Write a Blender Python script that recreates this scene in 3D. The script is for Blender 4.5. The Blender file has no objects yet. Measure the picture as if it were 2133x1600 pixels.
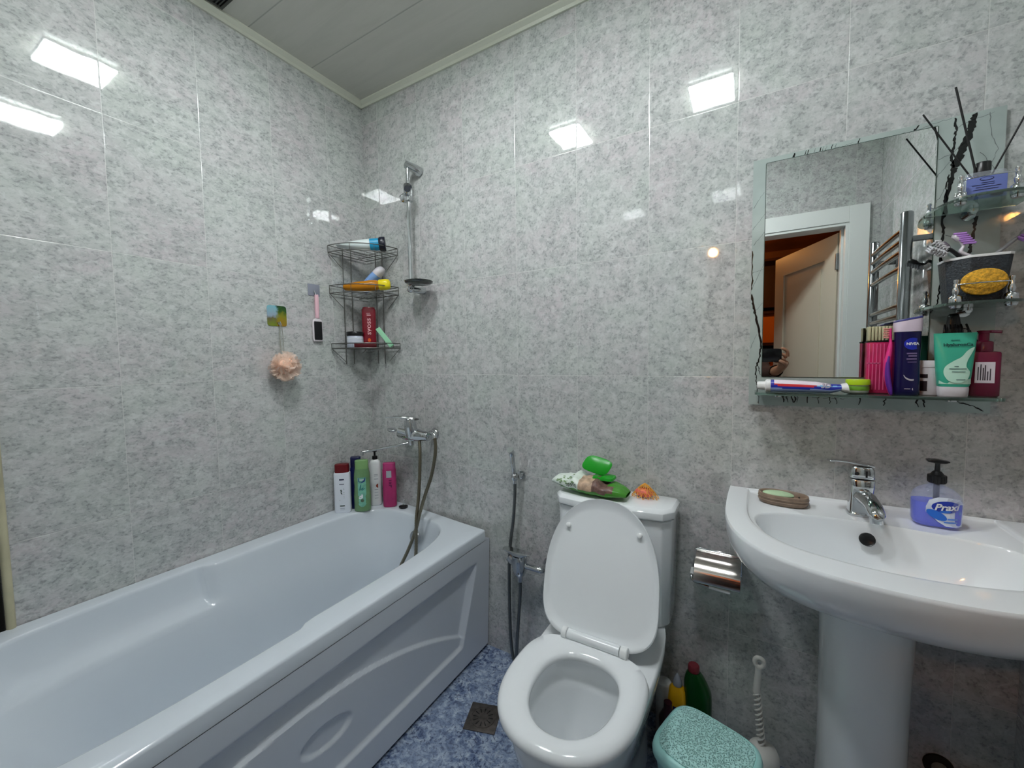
import bpy, bmesh, math, random
from mathutils import Vector, Matrix, noise
random.seed(7)
PI=math.pi
sc=bpy.context.scene
COL=sc.collection

# ------------------------------------------------------------------ materials
def lin(c):
    return tuple((x/255/12.92 if x/255<=.04045 else ((x/255+.055)/1.055)**2.4) for x in c)+(1,)
MATS={}
def M(name,c,rough=.4,metal=0,trans=0,ior=1.45,coat=0,emit=None,es=0,alpha=1,bump=0,bscale=200,sheen=0,var=0,vscale=40,sub=0,spec=.5):
    if name in MATS: return MATS[name]
    m=bpy.data.materials.new(name); m.use_nodes=True; nt=m.node_tree; b=nt.nodes['Principled BSDF']
    b.inputs['Base Color'].default_value=lin(c); b.inputs['Roughness'].default_value=rough
    b.inputs['Metallic'].default_value=metal; b.inputs['Transmission Weight'].default_value=trans
    b.inputs['IOR'].default_value=ior; b.inputs['Coat Weight'].default_value=coat; b.inputs['Coat Roughness'].default_value=.04
    b.inputs['Alpha'].default_value=alpha; b.inputs['Specular IOR Level'].default_value=spec
    if sub: b.inputs['Subsurface Weight'].default_value=sub; b.inputs['Subsurface Scale'].default_value=.01
    if sheen: b.inputs['Sheen Weight'].default_value=sheen
    if emit: b.inputs['Emission Color'].default_value=lin(emit); b.inputs['Emission Strength'].default_value=es
    tc=nt.nodes.new('ShaderNodeTexCoord')
    if var:
        n=nt.nodes.new('ShaderNodeTexNoise'); n.inputs['Scale'].default_value=vscale; n.inputs['Detail'].default_value=4
        nt.links.new(tc.outputs['Object'],n.inputs['Vector'])
        r=nt.nodes.new('ShaderNodeValToRGB'); nt.links.new(n.outputs['Fac'],r.inputs['Fac'])
        r.color_ramp.elements[0].position=.3; r.color_ramp.elements[1].position=.7
        r.color_ramp.elements[0].color=lin([max(0,x*(1-var)) for x in c]); r.color_ramp.elements[1].color=lin([min(255,x*(1+var*.5)) for x in c])
        nt.links.new(r.outputs['Color'],b.inputs['Base Color'])
    if bump:
        n=nt.nodes.new('ShaderNodeTexNoise'); n.inputs['Scale'].default_value=bscale; n.inputs['Detail'].default_value=3
        nt.links.new(tc.outputs['Object'],n.inputs['Vector'])
        bp=nt.nodes.new('ShaderNodeBump'); bp.inputs['Strength'].default_value=bump; bp.inputs['Distance'].default_value=.002
        nt.links.new(n.outputs['Fac'],bp.inputs['Height']); nt.links.new(bp.outputs['Normal'],b.inputs['Normal'])
    MATS[name]=m; return m

class NB:
    def __init__(s,m): s.nt=m.node_tree
    def n(s,t,**k):
        x=s.nt.nodes.new(t)
        for a,v in k.items(): setattr(x,a,v)
        return x
    def l(s,a,b): s.nt.links.new(a,b)
    def val(s,i,v):
        if hasattr(v,'is_linked') or hasattr(v,'links'): s.l(v,i)
        else: i.default_value=v
    def m(s,op,a,b=None,c=None):
        x=s.n('ShaderNodeMath',operation=op); s.val(x.inputs[0],a)
        if b is not None: s.val(x.inputs[1],b)
        if c is not None: s.val(x.inputs[2],c)
        return x.outputs[0]
    def vm(s,op,a,b=None,sc_=None):
        x=s.n('ShaderNodeVectorMath',operation=op); s.val(x.inputs[0],a)
        if b is not None: s.val(x.inputs[1],b)
        if sc_ is not None: s.val(x.inputs[3],sc_)
        return x.outputs[0]
    def mix(s,f,a,b):
        x=s.n('ShaderNodeMix',data_type='RGBA'); s.val(x.inputs[0],f); s.val(x.inputs[6],a); s.val(x.inputs[7],b); return x.outputs[2]
    def ramp(s,f,stops):
        x=s.n('ShaderNodeValToRGB'); s.l(f,x.inputs[0]); e=x.color_ramp.elements
        while len(e)<len(stops): e.new(.5)
        for q,(p,c) in zip(e,stops): q.position=p; q.color=c if len(c)==4 else lin(c)
        return x.outputs[0]
    def mr(s,v,a,b,c=0,d=1):
        x=s.n('ShaderNodeMapRange',interpolation_type='SMOOTHSTEP'); s.val(x.inputs[0],v)
        for i,q in zip((1,2,3,4),(a,b,c,d)): x.inputs[i].default_value=q
        return x.outputs[0]
    def noise(s,v,sc,det=4,ro=.5,dist=0):
        x=s.n('ShaderNodeTexNoise'); s.l(v,x.inputs['Vector']); x.inputs['Scale'].default_value=sc; x.inputs['Detail'].default_value=det
        x.inputs['Roughness'].default_value=ro; x.inputs['Distortion'].default_value=dist; return x.outputs['Fac']

def tile_mat(name,axis,u0,w=.2505,h=.4,z0=1.175,sx=1.,sy=1.,shear=.0):
    m=bpy.data.materials.new(name); m.use_nodes=True; b=m.node_tree.nodes['Principled BSDF']; k=NB(m)
    geo=k.n('ShaderNodeNewGeometry'); sep=k.n('ShaderNodeSeparateXYZ'); k.l(geo.outputs['Position'],sep.inputs[0])
    U=sep.outputs[0 if axis=='x' else 1]; Z=sep.outputs[2]
    tu=k.m('DIVIDE',k.m('SUBTRACT',U,u0),w); tz=k.m('DIVIDE',k.m('SUBTRACT',Z,z0),h)
    fu=k.m('FLOOR',tu); fz=k.m('FLOOR',tz)
    ru=k.m('SUBTRACT',tu,fu); rz=k.m('SUBTRACT',tz,fz)
    du=k.m('MULTIPLY',k.m('MINIMUM',ru,k.m('SUBTRACT',1.,ru)),w); dz=k.m('MULTIPLY',k.m('MINIMUM',rz,k.m('SUBTRACT',1.,rz)),h)
    d=k.m('MINIMUM',du,dz)
    grout=k.mr(d,.0006,.0013,1,0)
    cell=k.n('ShaderNodeCombineXYZ'); k.l(fu,cell.inputs[0]); k.l(fz,cell.inputs[1]); cell.inputs[2].default_value=3. if axis=='x' else 9.
    wn=k.n('ShaderNodeTexWhiteNoise'); wn.noise_dimensions='3D'; k.l(cell.outputs[0],wn.inputs['Vector'])
    uu=k.m('ADD',k.m('MULTIPLY',U,sx),k.m('MULTIPLY',Z,shear))
    pc=k.n('ShaderNodeCombineXYZ'); k.l(uu,pc.inputs[0]); k.l(k.m('MULTIPLY',Z,sy),pc.inputs[1])
    pos=k.vm('ADD',pc.outputs[0],k.vm('SCALE',wn.outputs['Color'],None,11.))
    n1=k.noise(pos,34,7,.64,.2); n2=k.noise(pos,125,3,.5,.1); n3=k.noise(pos,220,3,.6,.1); n4=k.noise(pos,5,3,.5,.4); n5=k.noise(pos,55,5,.65,.6)
    n6=k.noise(pos,13,5,.6,.6)
    base=k.ramp(n4,[(.32,(188,194,188)),(.5,(193,194,192)),(.68,(193,188,189))])
    base=k.mix(k.m('MULTIPLY',k.mr(n6,.44,.64),.38),base,lin((168,171,168)))
    m1=k.mr(n1,.42,.62); c1=k.mix(k.m('MULTIPLY',m1,.52),base,lin((154,157,155)))
    m2=k.m('MULTIPLY',k.mr(n2,.50,.64),k.mr(n1,.40,.58,.30,1)); c2=k.mix(k.m('MULTIPLY',m2,.56),c1,lin((126,128,127)))
    m3=k.mr(n3,.60,.72); c3=k.mix(k.m('MULTIPLY',m3,.32),c2,lin((136,140,139)))
    m5=k.mr(n5,.50,.64); c4=k.mix(k.m('MULTIPLY',m5,.5),c3,lin((208,211,208)))
    col=k.mix(k.m('MULTIPLY',grout,.42),c4,lin((206,206,200)))
    k.l(col,b.inputs['Base Color'])
    b.inputs['Roughness'].default_value=.09; 
    k.l(k.m('MULTIPLY_ADD',grout,.35,k.m('MULTIPLY_ADD',n3,.01,.022)),b.inputs['Roughness'])
    b.inputs['IOR'].default_value=1.62
    # every tile is set a hair out of plane, its glaze is gently wavy, and its edge is eased
    tilt=k.vm('SCALE',k.vm('SUBTRACT',wn.outputs['Color'],(.5,.5,.5)),None,.010)
    nrm=k.vm('NORMALIZE',k.vm('ADD',geo.outputs['Normal'],tilt))
    wave=k.noise(pos,7,2,.5); fine=k.noise(pos,45,3,.5)
    hgt=k.m('ADD',k.m('ADD',k.m('MULTIPLY',wave,.0006),k.m('MULTIPLY',fine,.00002)),k.m('MULTIPLY',k.mr(d,.0,.0022),.0006))
    bp=k.n('ShaderNodeBump'); bp.inputs['Strength'].default_value=.6; bp.inputs['Distance'].default_value=1.
    k.l(hgt,bp.inputs['Height']); k.l(nrm,bp.inputs['Normal']); k.l(bp.outputs['Normal'],b.inputs['Normal'])
    return m

def floor_mat():
    m=bpy.data.materials.new('blue_marbled_floor_tile'); m.use_nodes=True; b=m.node_tree.nodes['Principled BSDF']; k=NB(m)
    geo=k.n('ShaderNodeNewGeometry'); P=geo.outputs['Position']; sep=k.n('ShaderNodeSeparateXYZ'); k.l(P,sep.inputs[0])
    n1=k.noise(P,34,8,.68,.5); n2=k.noise(P,95,5,.6,.4); n3=k.noise(P,7,3,.5)
    c=k.ramp(n1,[(.32,(48,60,90)),(.44,(98,114,144)),(.55,(144,158,180)),(.72,(200,208,218))])
    c=k.mix(k.m('MULTIPLY',k.mr(n2,.50,.62),.8),c,lin((44,54,84)))
    c=k.mix(k.m('MULTIPLY',k.mr(n3,.4,.65),.3),c,lin((170,184,204)))
    ds=[]
    for o,off in ((sep.outputs[0],.66),(sep.outputs[1],.19)):
        t=k.m('DIVIDE',k.m('ADD',o,off),.33); r=k.m('FRACT',t); ds.append(k.m('MULTIPLY',k.m('MINIMUM',r,k.m('SUBTRACT',1.,r)),.33))
    g=k.mr(k.m('MINIMUM',*ds),.001,.002,1,0)
    c=k.mix(k.m('MULTIPLY',g,.6),c,lin((120,132,150)))
    k.l(c,b.inputs['Base Color']); b.inputs['Roughness'].default_value=.22
    bp=k.n('ShaderNodeBump'); bp.inputs['Strength'].default_value=.25; bp.inputs['Distance'].default_value=.001
    k.l(n2,bp.inputs['Height']); k.l(bp.outputs['Normal'],b.inputs['Normal'])
    return m

def ceil_mat():
    m=bpy.data.materials.new('plastic_ceiling_panels'); m.use_nodes=True; b=m.node_tree.nodes['Principled BSDF']; k=NB(m)
    geo=k.n('ShaderNodeNewGeometry'); sep=k.n('ShaderNodeSeparateXYZ'); k.l(geo.outputs['Position'],sep.inputs[0])
    t=k.m('DIVIDE',k.m('ADD',sep.outputs[1],.0225),.252); r=k.m('FRACT',t); d=k.m('MULTIPLY',k.m('MINIMUM',r,k.m('SUBTRACT',1.,r)),.252)
    g=k.mr(d,.0012,.003,1,0)
    st=k.n('ShaderNodeCombineXYZ'); k.l(k.m('MULTIPLY',sep.outputs[0],1.2),st.inputs[0]); k.l(k.m('MULTIPLY',sep.outputs[1],9.),st.inputs[1])
    n1=k.noise(st.outputs[0],1.6,5,.6,.5)
    c=k.ramp(n1,[(.3,(190,190,182)),(.55,(198,197,189)),(.8,(186,186,178))])
    c=k.mix(k.m('MULTIPLY',g,.5),c,lin((130,131,126)))
    k.l(c,b.inputs['Base Color']); b.inputs['Roughness'].default_value=.22
    bp=k.n('ShaderNodeBump'); bp.inputs['Strength'].default_value=.4; bp.inputs['Distance'].default_value=1.
    k.l(k.m('MULTIPLY',k.mr(d,0,.005),.0015),bp.inputs['Height']); k.l(bp.outputs['Normal'],b.inputs['Normal'])
    return m

CHROME=M('chrome',(205,208,210),.08,1)
DCHROME=M('dull_chrome',(150,152,152),.28,1)
WIRE=M('grey_wire',(120,120,116),.35,1)
PORC=M('white_porcelain',(232,235,237),.07,coat=.4)
ACRYL=M('white_acrylic',(208,215,222),.10,coat=.3)
PANELM=M('white_acrylic_panel',(214,219,226),.32)
SEATP=M('white_seat_plastic',(226,229,231),.14)
BLACKP=M('black_plastic',(16,16,18),.3)
WHITEP=M('white_plastic',(228,230,230),.3)

# ------------------------------------------------------------------ geometry
class G:
    def __init__(s): s.v=[];s.f=[];s.mi=[];s.m=0
    def add(s,V,F):
        n=len(s.v); s.v+=[tuple(v) for v in V]; s.f+=[tuple(i+n for i in f) for f in F]; s.mi+=[s.m]*len(F); return s
    def box(s,x0,x1,y0,y1,z0,z1):
        V=[(x,y,z) for z in (z0,z1) for y in (y0,y1) for x in (x0,x1)]
        return s.add(V,[(0,2,3,1),(4,5,7,6),(0,1,5,4),(2,6,7,3),(0,4,6,2),(1,3,7,5)])
    def loft(s,rings,cap0=True,cap1=True,closed=True):
        n=len(rings[0]); V=[p for r in rings for p in r]; F=[]
        for a in range(len(rings)-1):
            for i in range(n if closed else n-1):
                j=(i+1)%n; F.append((a*n+i,a*n+j,(a+1)*n+j,(a+1)*n+i))
        if cap0: F.append(tuple(range(n-1,-1,-1)))
        if cap1: F.append(tuple((len(rings)-1)*n+i for i in range(n)))
        return s.add(V,F)
    def tube(s,pts,r,n=10,closed=False,caps=True,sq=1.):
        P=[Vector(p) for p in pts]; N=len(P); rings=[]
        T=[]
        for i in range(N):
            a=P[(i-1)%N] if (closed or i>0) else P[0]; b=P[(i+1)%N] if (closed or i<N-1) else P[-1]
            t=(b-a); T.append(t.normalized() if t.length>1e-9 else Vector((0,0,1)))
        up=Vector((0,0,1)) if abs(T[0].z)<.9 else Vector((1,0,0))
        u=T[0].cross(up).normalized()
        for i in range(N):
            u=(u-T[i]*u.dot(T[i])).normalized(); w=T[i].cross(u)
            rr=r[i] if isinstance(r,(list,tuple)) else r
            rings.append([tuple(P[i]+(u*math.cos(2*PI*k/n)+w*math.sin(2*PI*k/n)*sq)*rr) for k in range(n)])
        if closed: rings.append(rings[0]); return s.loft(rings,False,False)
        return s.loft(rings,caps,caps)
    def cyl(s,a,b,r,n=24,r2=None): return s.tube([a,b],[r,r if r2 is None else r2],n)
    def lathe(s,prof,c=(0,0,0),n=32,sx=1,sy=1,rot=0,mat=None):
        rings=[]
        for r,z in prof:
            ring=[]
            for k in range(n):
                t=2*PI*k/n; x=r*sx*math.cos(t); y=r*sy*math.sin(t)
                x,y=x*math.cos(rot)-y*math.sin(rot),x*math.sin(rot)+y*math.cos(rot)
                p=Vector((x,y,z))
                if mat is not None: p=mat@p
                ring.append((p.x+c[0],p.y+c[1],p.z+c[2]))
            rings.append(ring)
        return s.loft(rings,prof[0][0]>1e-6,prof[-1][0]>1e-6)
    def ell(s,c,r,n=20,m=12,mat=None):
        prof=[(max(1e-5,math.sin(PI*i/m)),-math.cos(PI*i/m)) for i in range(m+1)]
        rings=[]
        for a,z in prof:
            rr=[]
            for k in range(n):
                t=2*PI*k/n; p=Vector((a*math.cos(t)*r[0],a*math.sin(t)*r[1],z*r[2]))
                if mat is not None: p=mat@p
                rr.append((p.x+c[0],p.y+c[1],p.z+c[2]))
            rings.append(rr)
        return s.loft(rings)
    def prism(s,poly,f,d0,d1):
        """poly of (a,b); f(a,b,d)->xyz"""
        return s.loft([[f(a,b,d0) for a,b in poly],[f(a,b,d1) for a,b in poly]])
    def grid(s,f,nu,nv):
        V=[f(i/nu,j/nv) for j in range(nv+1) for i in range(nu+1)]
        F=[(j*(nu+1)+i,j*(nu+1)+i+1,(j+1)*(nu+1)+i+1,(j+1)*(nu+1)+i) for j in range(nv) for i in range(nu)]
        return s.add(V,F)
    def text(s,body,size,mapf,bold=0,sx=1,shear=0,align='CENTER'):
        cu=bpy.data.curves.new('t','FONT'); cu.body=body; cu.size=size; cu.align_x=align; cu.align_y='CENTER'; cu.offset=bold; cu.shear=shear
        cu.resolution_u=3
        ob=bpy.data.objects.new('t',cu); COL.objects.link(ob)
        dg=bpy.context.evaluated_depsgraph_get(); me=ob.evaluated_get(dg).to_mesh()
        V=[mapf(v.co.x*sx,v.co.y,0) for v in me.vertices]; F=[tuple(p.vertices) for p in me.polygons]
        s.add(V,F); bpy.data.objects.remove(ob); bpy.data.curves.remove(cu); return s

def new_mesh(name,g,mats,origin=(0,0,0),smooth=True,bevel=0,seg=2,ang=30,clean=True):
    me=bpy.data.meshes.new(name)
    o=Vector(origin); me.from_pydata([tuple(Vector(v)-o) for v in g.v],[],g.f)
    if not isinstance(mats,(list,tuple)): mats=[mats]
    for m in mats: me.materials.append(m)
    for p,i in zip(me.polygons,g.mi): p.material_index=min(i,len(mats)-1)
    bm=bmesh.new(); bm.from_mesh(me)
    if clean: bmesh.ops.remove_doubles(bm,verts=bm.verts,dist=1e-6)
    bmesh.ops.recalc_face_normals(bm,faces=bm.faces)
    if bevel:
        es=[e for e in bm.edges if len(e.link_faces)==2 and e.calc_face_angle(0)>math.radians(ang)]
        bmesh.ops.bevel(bm,geom=es,offset=bevel,segments=seg,affect='EDGES',profile=.5,clamp_overlap=True)
    for f in bm.faces: f.smooth=smooth
    if smooth:
        for e in bm.edges:
            if len(e.link_faces)==2 and e.calc_face_angle(0)>math.radians(48): e.smooth=False
    bm.to_mesh(me); bm.free(); me.name=name
    return me
def thing(name,label,cat,loc,group=None):
    o=bpy.data.objects.new(name,None); COL.objects.link(o); o.location=loc; o.empty_display_size=.02
    o['label']=label; o['category']=cat
    if group: o['group']=group
    return o
def root_loc(o):
    v=Vector((0,0,0))
    while o is not None: v+=o.location; o=o.parent
    return v
def part(name,g,mats,parent,label=None,kind=None,**k):
    me=new_mesh(name,g,mats,root_loc(parent),**k)
    o=bpy.data.objects.new(name,me); COL.objects.link(o); o.parent=parent
    if label: o['label']=label
    if kind: o['kind']=kind
    return o
def single(name,g,mats,label,cat,loc,group=None,**k):
    me=new_mesh(name,g,mats,loc,**k); o=bpy.data.objects.new(name,me); COL.objects.link(o); o.location=loc
    o['label']=label; o['category']=cat
    if group: o['group']=group
    return o
def struct(name,g,mats,label=None,parent=None,**k):
    k.setdefault('smooth',False)
    me=new_mesh(name,g,mats,root_loc(parent) if parent else (0,0,0),**k); o=bpy.data.objects.new(name,me); COL.objects.link(o)
    if parent: o.parent=parent
    else: o['kind']='structure'
    if label: o['label']=label
    return o
def cat(pts,n=8,closed=False):
    P=[Vector(p) for p in pts]; out=[]; N=len(P)
    rng=range(N if closed else N-1)
    for i in rng:
        if closed: a,b,c,d=P[(i-1)%N],P[i],P[(i+1)%N],P[(i+2)%N]
        else: a,b,c,d=P[max(0,i-1)],P[i],P[i+1],P[min(N-1,i+2)]
        for k in range(n):
            t=k/n; out.append(.5*((2*b)+(c-a)*t+(2*a-5*b+4*c-d)*t*t+(-a+3*b-3*c+d)*t**3))
    if not closed: out.append(P[-1])
    return [tuple(p) for p in out]
def ss(a,b,x):
    t=max(0,min(1,(x-a)/(b-a))); return t*t*(3-2*t)
def sup(cx,cy,hx,hy,n=2.6,N=64,z=0,ph=0):
    r=[]
    for k in range(N):
        t=2*PI*k/N+ph; c,s_=math.cos(t),math.sin(t)
        r.append((cx+hx*math.copysign(abs(c)**(2/n),c),cy+hy*math.copysign(abs(s_)**(2/n),s_),z))
    return r
def fmap(c,a,b,rot,off=.0004):
    """label surface on the front of an oval bottle: u across, v up, w out"""
    cr,sr=math.cos(rot),math.sin(rot)
    def f(u,v,w=0):
        uu=max(-.98,min(.98,u/a)) if b>0 else 0
        y=-(b*math.sqrt(1-uu*uu)+off+w); return (c[0]+u*cr-y*sr,c[1]+u*sr+y*cr,c[2]+v)
    return f
def patch(g,f,u0,u1,v0,v1,nu=12,nv=2,w=0):
    return g.grid(lambda s,t:f(u0+(u1-u0)*s,v0+(v1-v0)*t,w),nu,nv)
def disc(g,f,cu,cv,ru,rv,n=28,w=0,rot=0):
    V=[f(cu,cv,w)]
    for q in (.5,1):
        for k in range(n):
            a=math.cos(2*PI*k/n)*ru*q; b=math.sin(2*PI*k/n)*rv*q
            V.append(f(cu+a*math.cos(rot)-b*math.sin(rot),cv+a*math.sin(rot)+b*math.cos(rot),w))
    F=[(0,1+k,1+(k+1)%n) for k in range(n)]+[(1+k,1+n+k,1+n+(k+1)%n,1+(k+1)%n) for k in range(n)]
    return g.add(V,F)

# ------------------------------------------------------------------ room
XR=2.215; YF=-1.50; ZC=2.48
TB=tile_mat('back_wall_tile','x',.3534)
TL=tile_mat('left_wall_tile','y',-.1996-.0,w=.248,sx=.85,sy=1.15)
TR=tile_mat('right_wall_tile','y',-.0,sx=.8,sy=1.2)
TF=tile_mat('front_wall_tile','x',.105)
struct('wall_back',G().box(-.12,XR+.12,0,.12,-.05,ZC+.06),TB,'grey marbled ceramic wall tiles with pale grout')
struct('wall_left',G().box(-.12,0,-1.19,-.0005,-.05,ZC+.06),TL,'grey marbled ceramic wall tiles with pale grout')
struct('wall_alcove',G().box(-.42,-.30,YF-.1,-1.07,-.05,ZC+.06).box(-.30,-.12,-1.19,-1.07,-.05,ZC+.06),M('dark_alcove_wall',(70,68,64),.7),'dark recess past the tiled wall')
struct('wall_right',G().box(XR,XR+.12,YF-.1,-.0005,-.05,ZC+.06),TR,'grey marbled ceramic wall tiles')
DX0,DX1,DZ=1.36,2.085,1.95
g=G().box(-.42,DX0,YF-.1,YF,-.05,ZC+.06).box(DX1,XR-.0005,YF-.1,YF,-.05,ZC+.06).box(DX0,DX1,YF-.1,YF,DZ,ZC+.06)
struct('wall_front',g,TF,'tiled wall around the doorway',clean=False)
struct('floor',G().box(-.42,XR+.12,YF-.1,.12,-.12,0),floor_mat(),'blue and white marbled floor tiles')
struct('ceiling',G().box(-.42,XR+.12,YF-.1,.12,ZC,ZC+.12),ceil_mat(),'long light plastic ceiling panels')
CREAM=M('cream_trim_plastic',(205,206,192),.35)
def cornice(name,a,b,n):
    prof=[(0,0),(.024,0),(.024,-.006),(.018,-.010),(.010,-.016),(.007,-.026),(0,-.026)]
    A,B,N=Vector(a),Vector(b),Vector(n); g=G()
    g.loft([[tuple(P+N*u+Vector((0,0,v))) for u,v in prof] for P in (A,B)])
    struct(name,g,CREAM,'pale ceiling cornice strip')
cornice('trim_1',(0,-.0005,ZC),(XR,-.0005,ZC),(0,-1,0)); cornice('trim_2',(.0005,0,ZC),(.0005,-1.19,ZC),(1,0,0))
cornice('trim_3',(XR-.0005,0,ZC),(XR-.0005,YF,ZC),(-1,0,0))
cornice('trim_7',(0,YF+.0005,ZC),(XR,YF+.0005,ZC),(0,1,0))
g=G().tube([(.001,-1.194,-.0),(.001,-1.194,ZC)],.009,12)
struct('trim_4',g,M('aged_cream_corner_trim',(186,180,150),.4,var=.12,vscale=9),'yellowed corner strip at the end of the left wall',smooth=True)

# door frame, hall beyond (seen in the mirror)
WPAINT=M('white_door_paint',(226,229,226),.3)
g=G().box(DX0-.085,DX0,YF,YF+.014,0,DZ+.085).box(DX1,DX1+.085,YF,YF+.014,0,DZ+.085).box(DX0,DX1,YF,YF+.014,DZ,DZ+.085)
g.box(DX0,DX0+.015,YF-.1,YF+.008,0,DZ).box(DX1-.015,DX1,YF-.1,YF+.008,0,DZ).box(DX0+.015,DX1-.015,YF-.1,YF+.008,DZ-.015,DZ)
g.box(DX1-.026,DX1-.015,YF-.1,YF-.05,0,DZ-.015).box(DX0+.015,DX0+.026,YF-.1,YF-.05,0,DZ-.015)
struct('trim_5',g,WPAINT,'white door casing',bevel=.002,clean=False)
CREAMD=M('cream_door_paint',(214,206,186),.35)
dr=bpy.data.objects.new('door_1',None); COL.objects.link(dr); dr.location=(2.068,-1.61,0); dr['kind']='structure'; dr['label']='cream panelled door standing open into the hall'
ang=math.atan2(-2.17+1.61,1.812-2.068)
def dmap(u,z,w):
    return (2.068+u*math.cos(ang)-w*math.sin(ang),-1.61+u*math.sin(ang)+w*math.cos(ang),z)
g=G(); W_=.66; z0,z1=.012,1.925
def dq(poly,a,b): g.prism(poly,lambda u,z,w:dmap(u,z,w),a,b)
for a,b,c,d in ((0,.11,z0,z1),(W_-.11,W_,z0,z1),(.11,W_-.11,z0,.2),(.11,W_-.11,z1-.13,z1),(.11,W_-.11,.92,1.05)):
    dq([(a,c),(b,c),(b,d),(a,d)],-.018,.018)
for c,d in ((.2,.92),(1.05,z1-.13)): dq([(.11,c),(W_-.11,c),(W_-.11,d),(.11,d)],-.009,.009); dq([(.15,c+.04),(W_-.15,c+.04),(W_-.15,d-.04),(.15,d-.04)],-.014,.014)
part('door_leaf',g,CREAMD,dr,smooth=False,clean=False)
g=G(); 
for z in (.25,1.0,1.72): g.cyl(dmap(-.004,z,-.02),dmap(-.004,z+.09,-.02),.009,12)
part('hinge',g,DCHROME,dr)
g=G(); p=dmap(W_-.06,1.0,-.018); q=dmap(W_-.06,1.0,-.06); r_=dmap(W_-.17,1.0,-.06); g.tube([p,q,r_],.008,10)
p=dmap(W_-.06,1.0,.018); q=dmap(W_-.06,1.0,.06); r_=dmap(W_-.17,1.0,.06); g.tube([p,q,r_],.008,10)
part('door_handle',g,CHROME,dr)
HB=M('brown_hall_wall',(120,72,36),.6,var=.2,vscale=5); HW=M('hall_ceiling_wood',(146,88,44),.35,var=.25,vscale=3)
struct('wall_hall_far',G().box(.6,3.4,-3.9,-3.8,-.05,2.36),HB,'brown far wall of the hall')
struct('wall_hall_left',G().box(.5,.6,-3.9,YF-.1,-.05,2.36),HB); struct('wall_hall_right',G().box(3.3,3.4,-3.8,YF-.1,-.05,2.36),M('hall_cream_wall',(196,176,146),.6))
struct('wall_hall_near',G().box(2.335,3.3,YF-.2,YF-.1005,-.05,2.36),M('hall_cream_wall',(196,176,146),.6))
struct('floor_hall',G().box(.5,3.4,-3.9,YF-.1,-.12,-.0),M('hall_floor_wood',(120,84,52),.35,var=.2,vscale=6)); struct('ceiling_hall',G().box(.5,3.4,-3.9,YF-.1,2.33,2.42),HW)
struct('trim_6',G().box(1.66,1.70,-2.93,-2.80,0,2.33),M('pinkish_hall_post',(190,160,140),.5),'pale upright post in the hall')
t=thing('shelf_cabinet','dark wooden hall cabinet with amber panels, seen through the doorway in the mirror','cabinet',(1.95,-3.6,0))
WD=M('dark_cabinet_wood',(58,26,14),.4); AM=M('amber_panel',(204,120,38),.4); AMD=M('dotted_amber_cloth',(170,88,36),.7)
g=G().box(1.45,2.45,-3.79,-3.77,0,2.2)
for x in (1.45,1.93,2.43): g.box(x,x+.02,-3.77,-3.5,0,2.2)
for z in (.0,.45,.9,1.28,1.34,1.66,1.72,2.18): g.box(1.47,2.43,-3.77,-3.5,z,z+.025)
part('carcass',g,WD,t,smooth=False,clean=False)
part('panel',G().box(1.47,2.43,-3.56,-3.54,1.37,1.66),AM,t,smooth=False)
g=G().box(1.47,2.43,-3.56,-3.54,.93,1.28); g.m=1
for i in range(24):
    for j in range(8):
        x=1.49+i*.04+(j%2)*.02; z=.95+j*.042
        g.add([(x+.007*math.cos(a),-3.5395,z+.007*math.sin(a)) for a in (0,1.05,2.1,3.14,4.19,5.24)],[(0,1,2,3,4,5)])
part('panel',g,[AMD,WD],t,label='dotted amber panel',smooth=False,clean=False)
t=thing('hall_lamp','small warm globe lamp in the hall, an orange glint in the tiles','lamp',(1.31,-2.80,2.33))
part('globe',G().ell((1.31,-2.80,2.16),(.036,.036,.036),24,16),M('warm_lamp_glass',(255,190,120),.4,emit=(255,176,92),es=105),t)
part('cord',G().cyl((1.31,-2.80,2.21),(1.31,-2.80,2.33),.004,8),BLACKP,t)

# ceiling lights
LG=M('light_diffuser',(240,244,255),.4,emit=(241,243,248),es=30.5); LF=M('light_rim',(245,255,255),.4,emit=(238,248,246),es=38)
for x,y,hx,hy,lab in ((1.468,-.805,.088,.1,'square glowing white ceiling light above the toilet and washbasin'),(.755,-.80,.088,.1,'square glowing white ceiling light above the bathtub edge')):
    t=thing('ceiling_light',lab,'ceiling light',(x,y,ZC),'square ceiling lights')
    part('housing',G().box(x-hx-.004,x+hx+.004,y-hy-.004,y+hy+.004,ZC-.008,ZC-.0005),WHITEP,t,smooth=False)
    g=G(); zt,zb=ZC-.0085,ZC-.02
    for a in (((x-hx,x+hx),(y-hy,y-hy+.014)),((x-hx,x+hx),(y+hy-.014,y+hy)),((x-hx,x-hx+.014),(y-hy+.014,y+hy-.014)),((x+hx-.014,x+hx),(y-hy+.014,y+hy-.014))):
        g.box(a[0][0],a[0][1],a[1][0],a[1][1],zb,zt)
    part('rim',g,LF,t,smooth=False,clean=False)
    part('diffuser',G().box(x-hx+.0142,x+hx-.0142,y-hy+.0142,y+hy-.0142,zb+.002,zt),LG,t,smooth=False)
t=thing('vent_grille','dark square vent grille set in the ceiling beside the left wall','vent',(.107,-.69,ZC))
part('frame',G().box(.032,.040,-.767,-.617,ZC-.006,ZC-.0005).box(.174,.182,-.767,-.617,ZC-.006,ZC-.0005).box(.040,.174,-.767,-.759,ZC-.006,ZC-.0005).box(.040,.174,-.625,-.617,ZC-.006,ZC-.0005),M('dark_vent_plastic',(62,64,60),.5),t,smooth=False,clean=False)
part('backing',G().box(.04,.174,-.759,-.625,ZC-.0012,ZC-.0004),BLACKP,t,smooth=False)
g=G()
for i in range(13): g.box(.04,.174,-.757+i*.0103,-.7535+i*.0103,ZC-.005,ZC-.0014)
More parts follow.
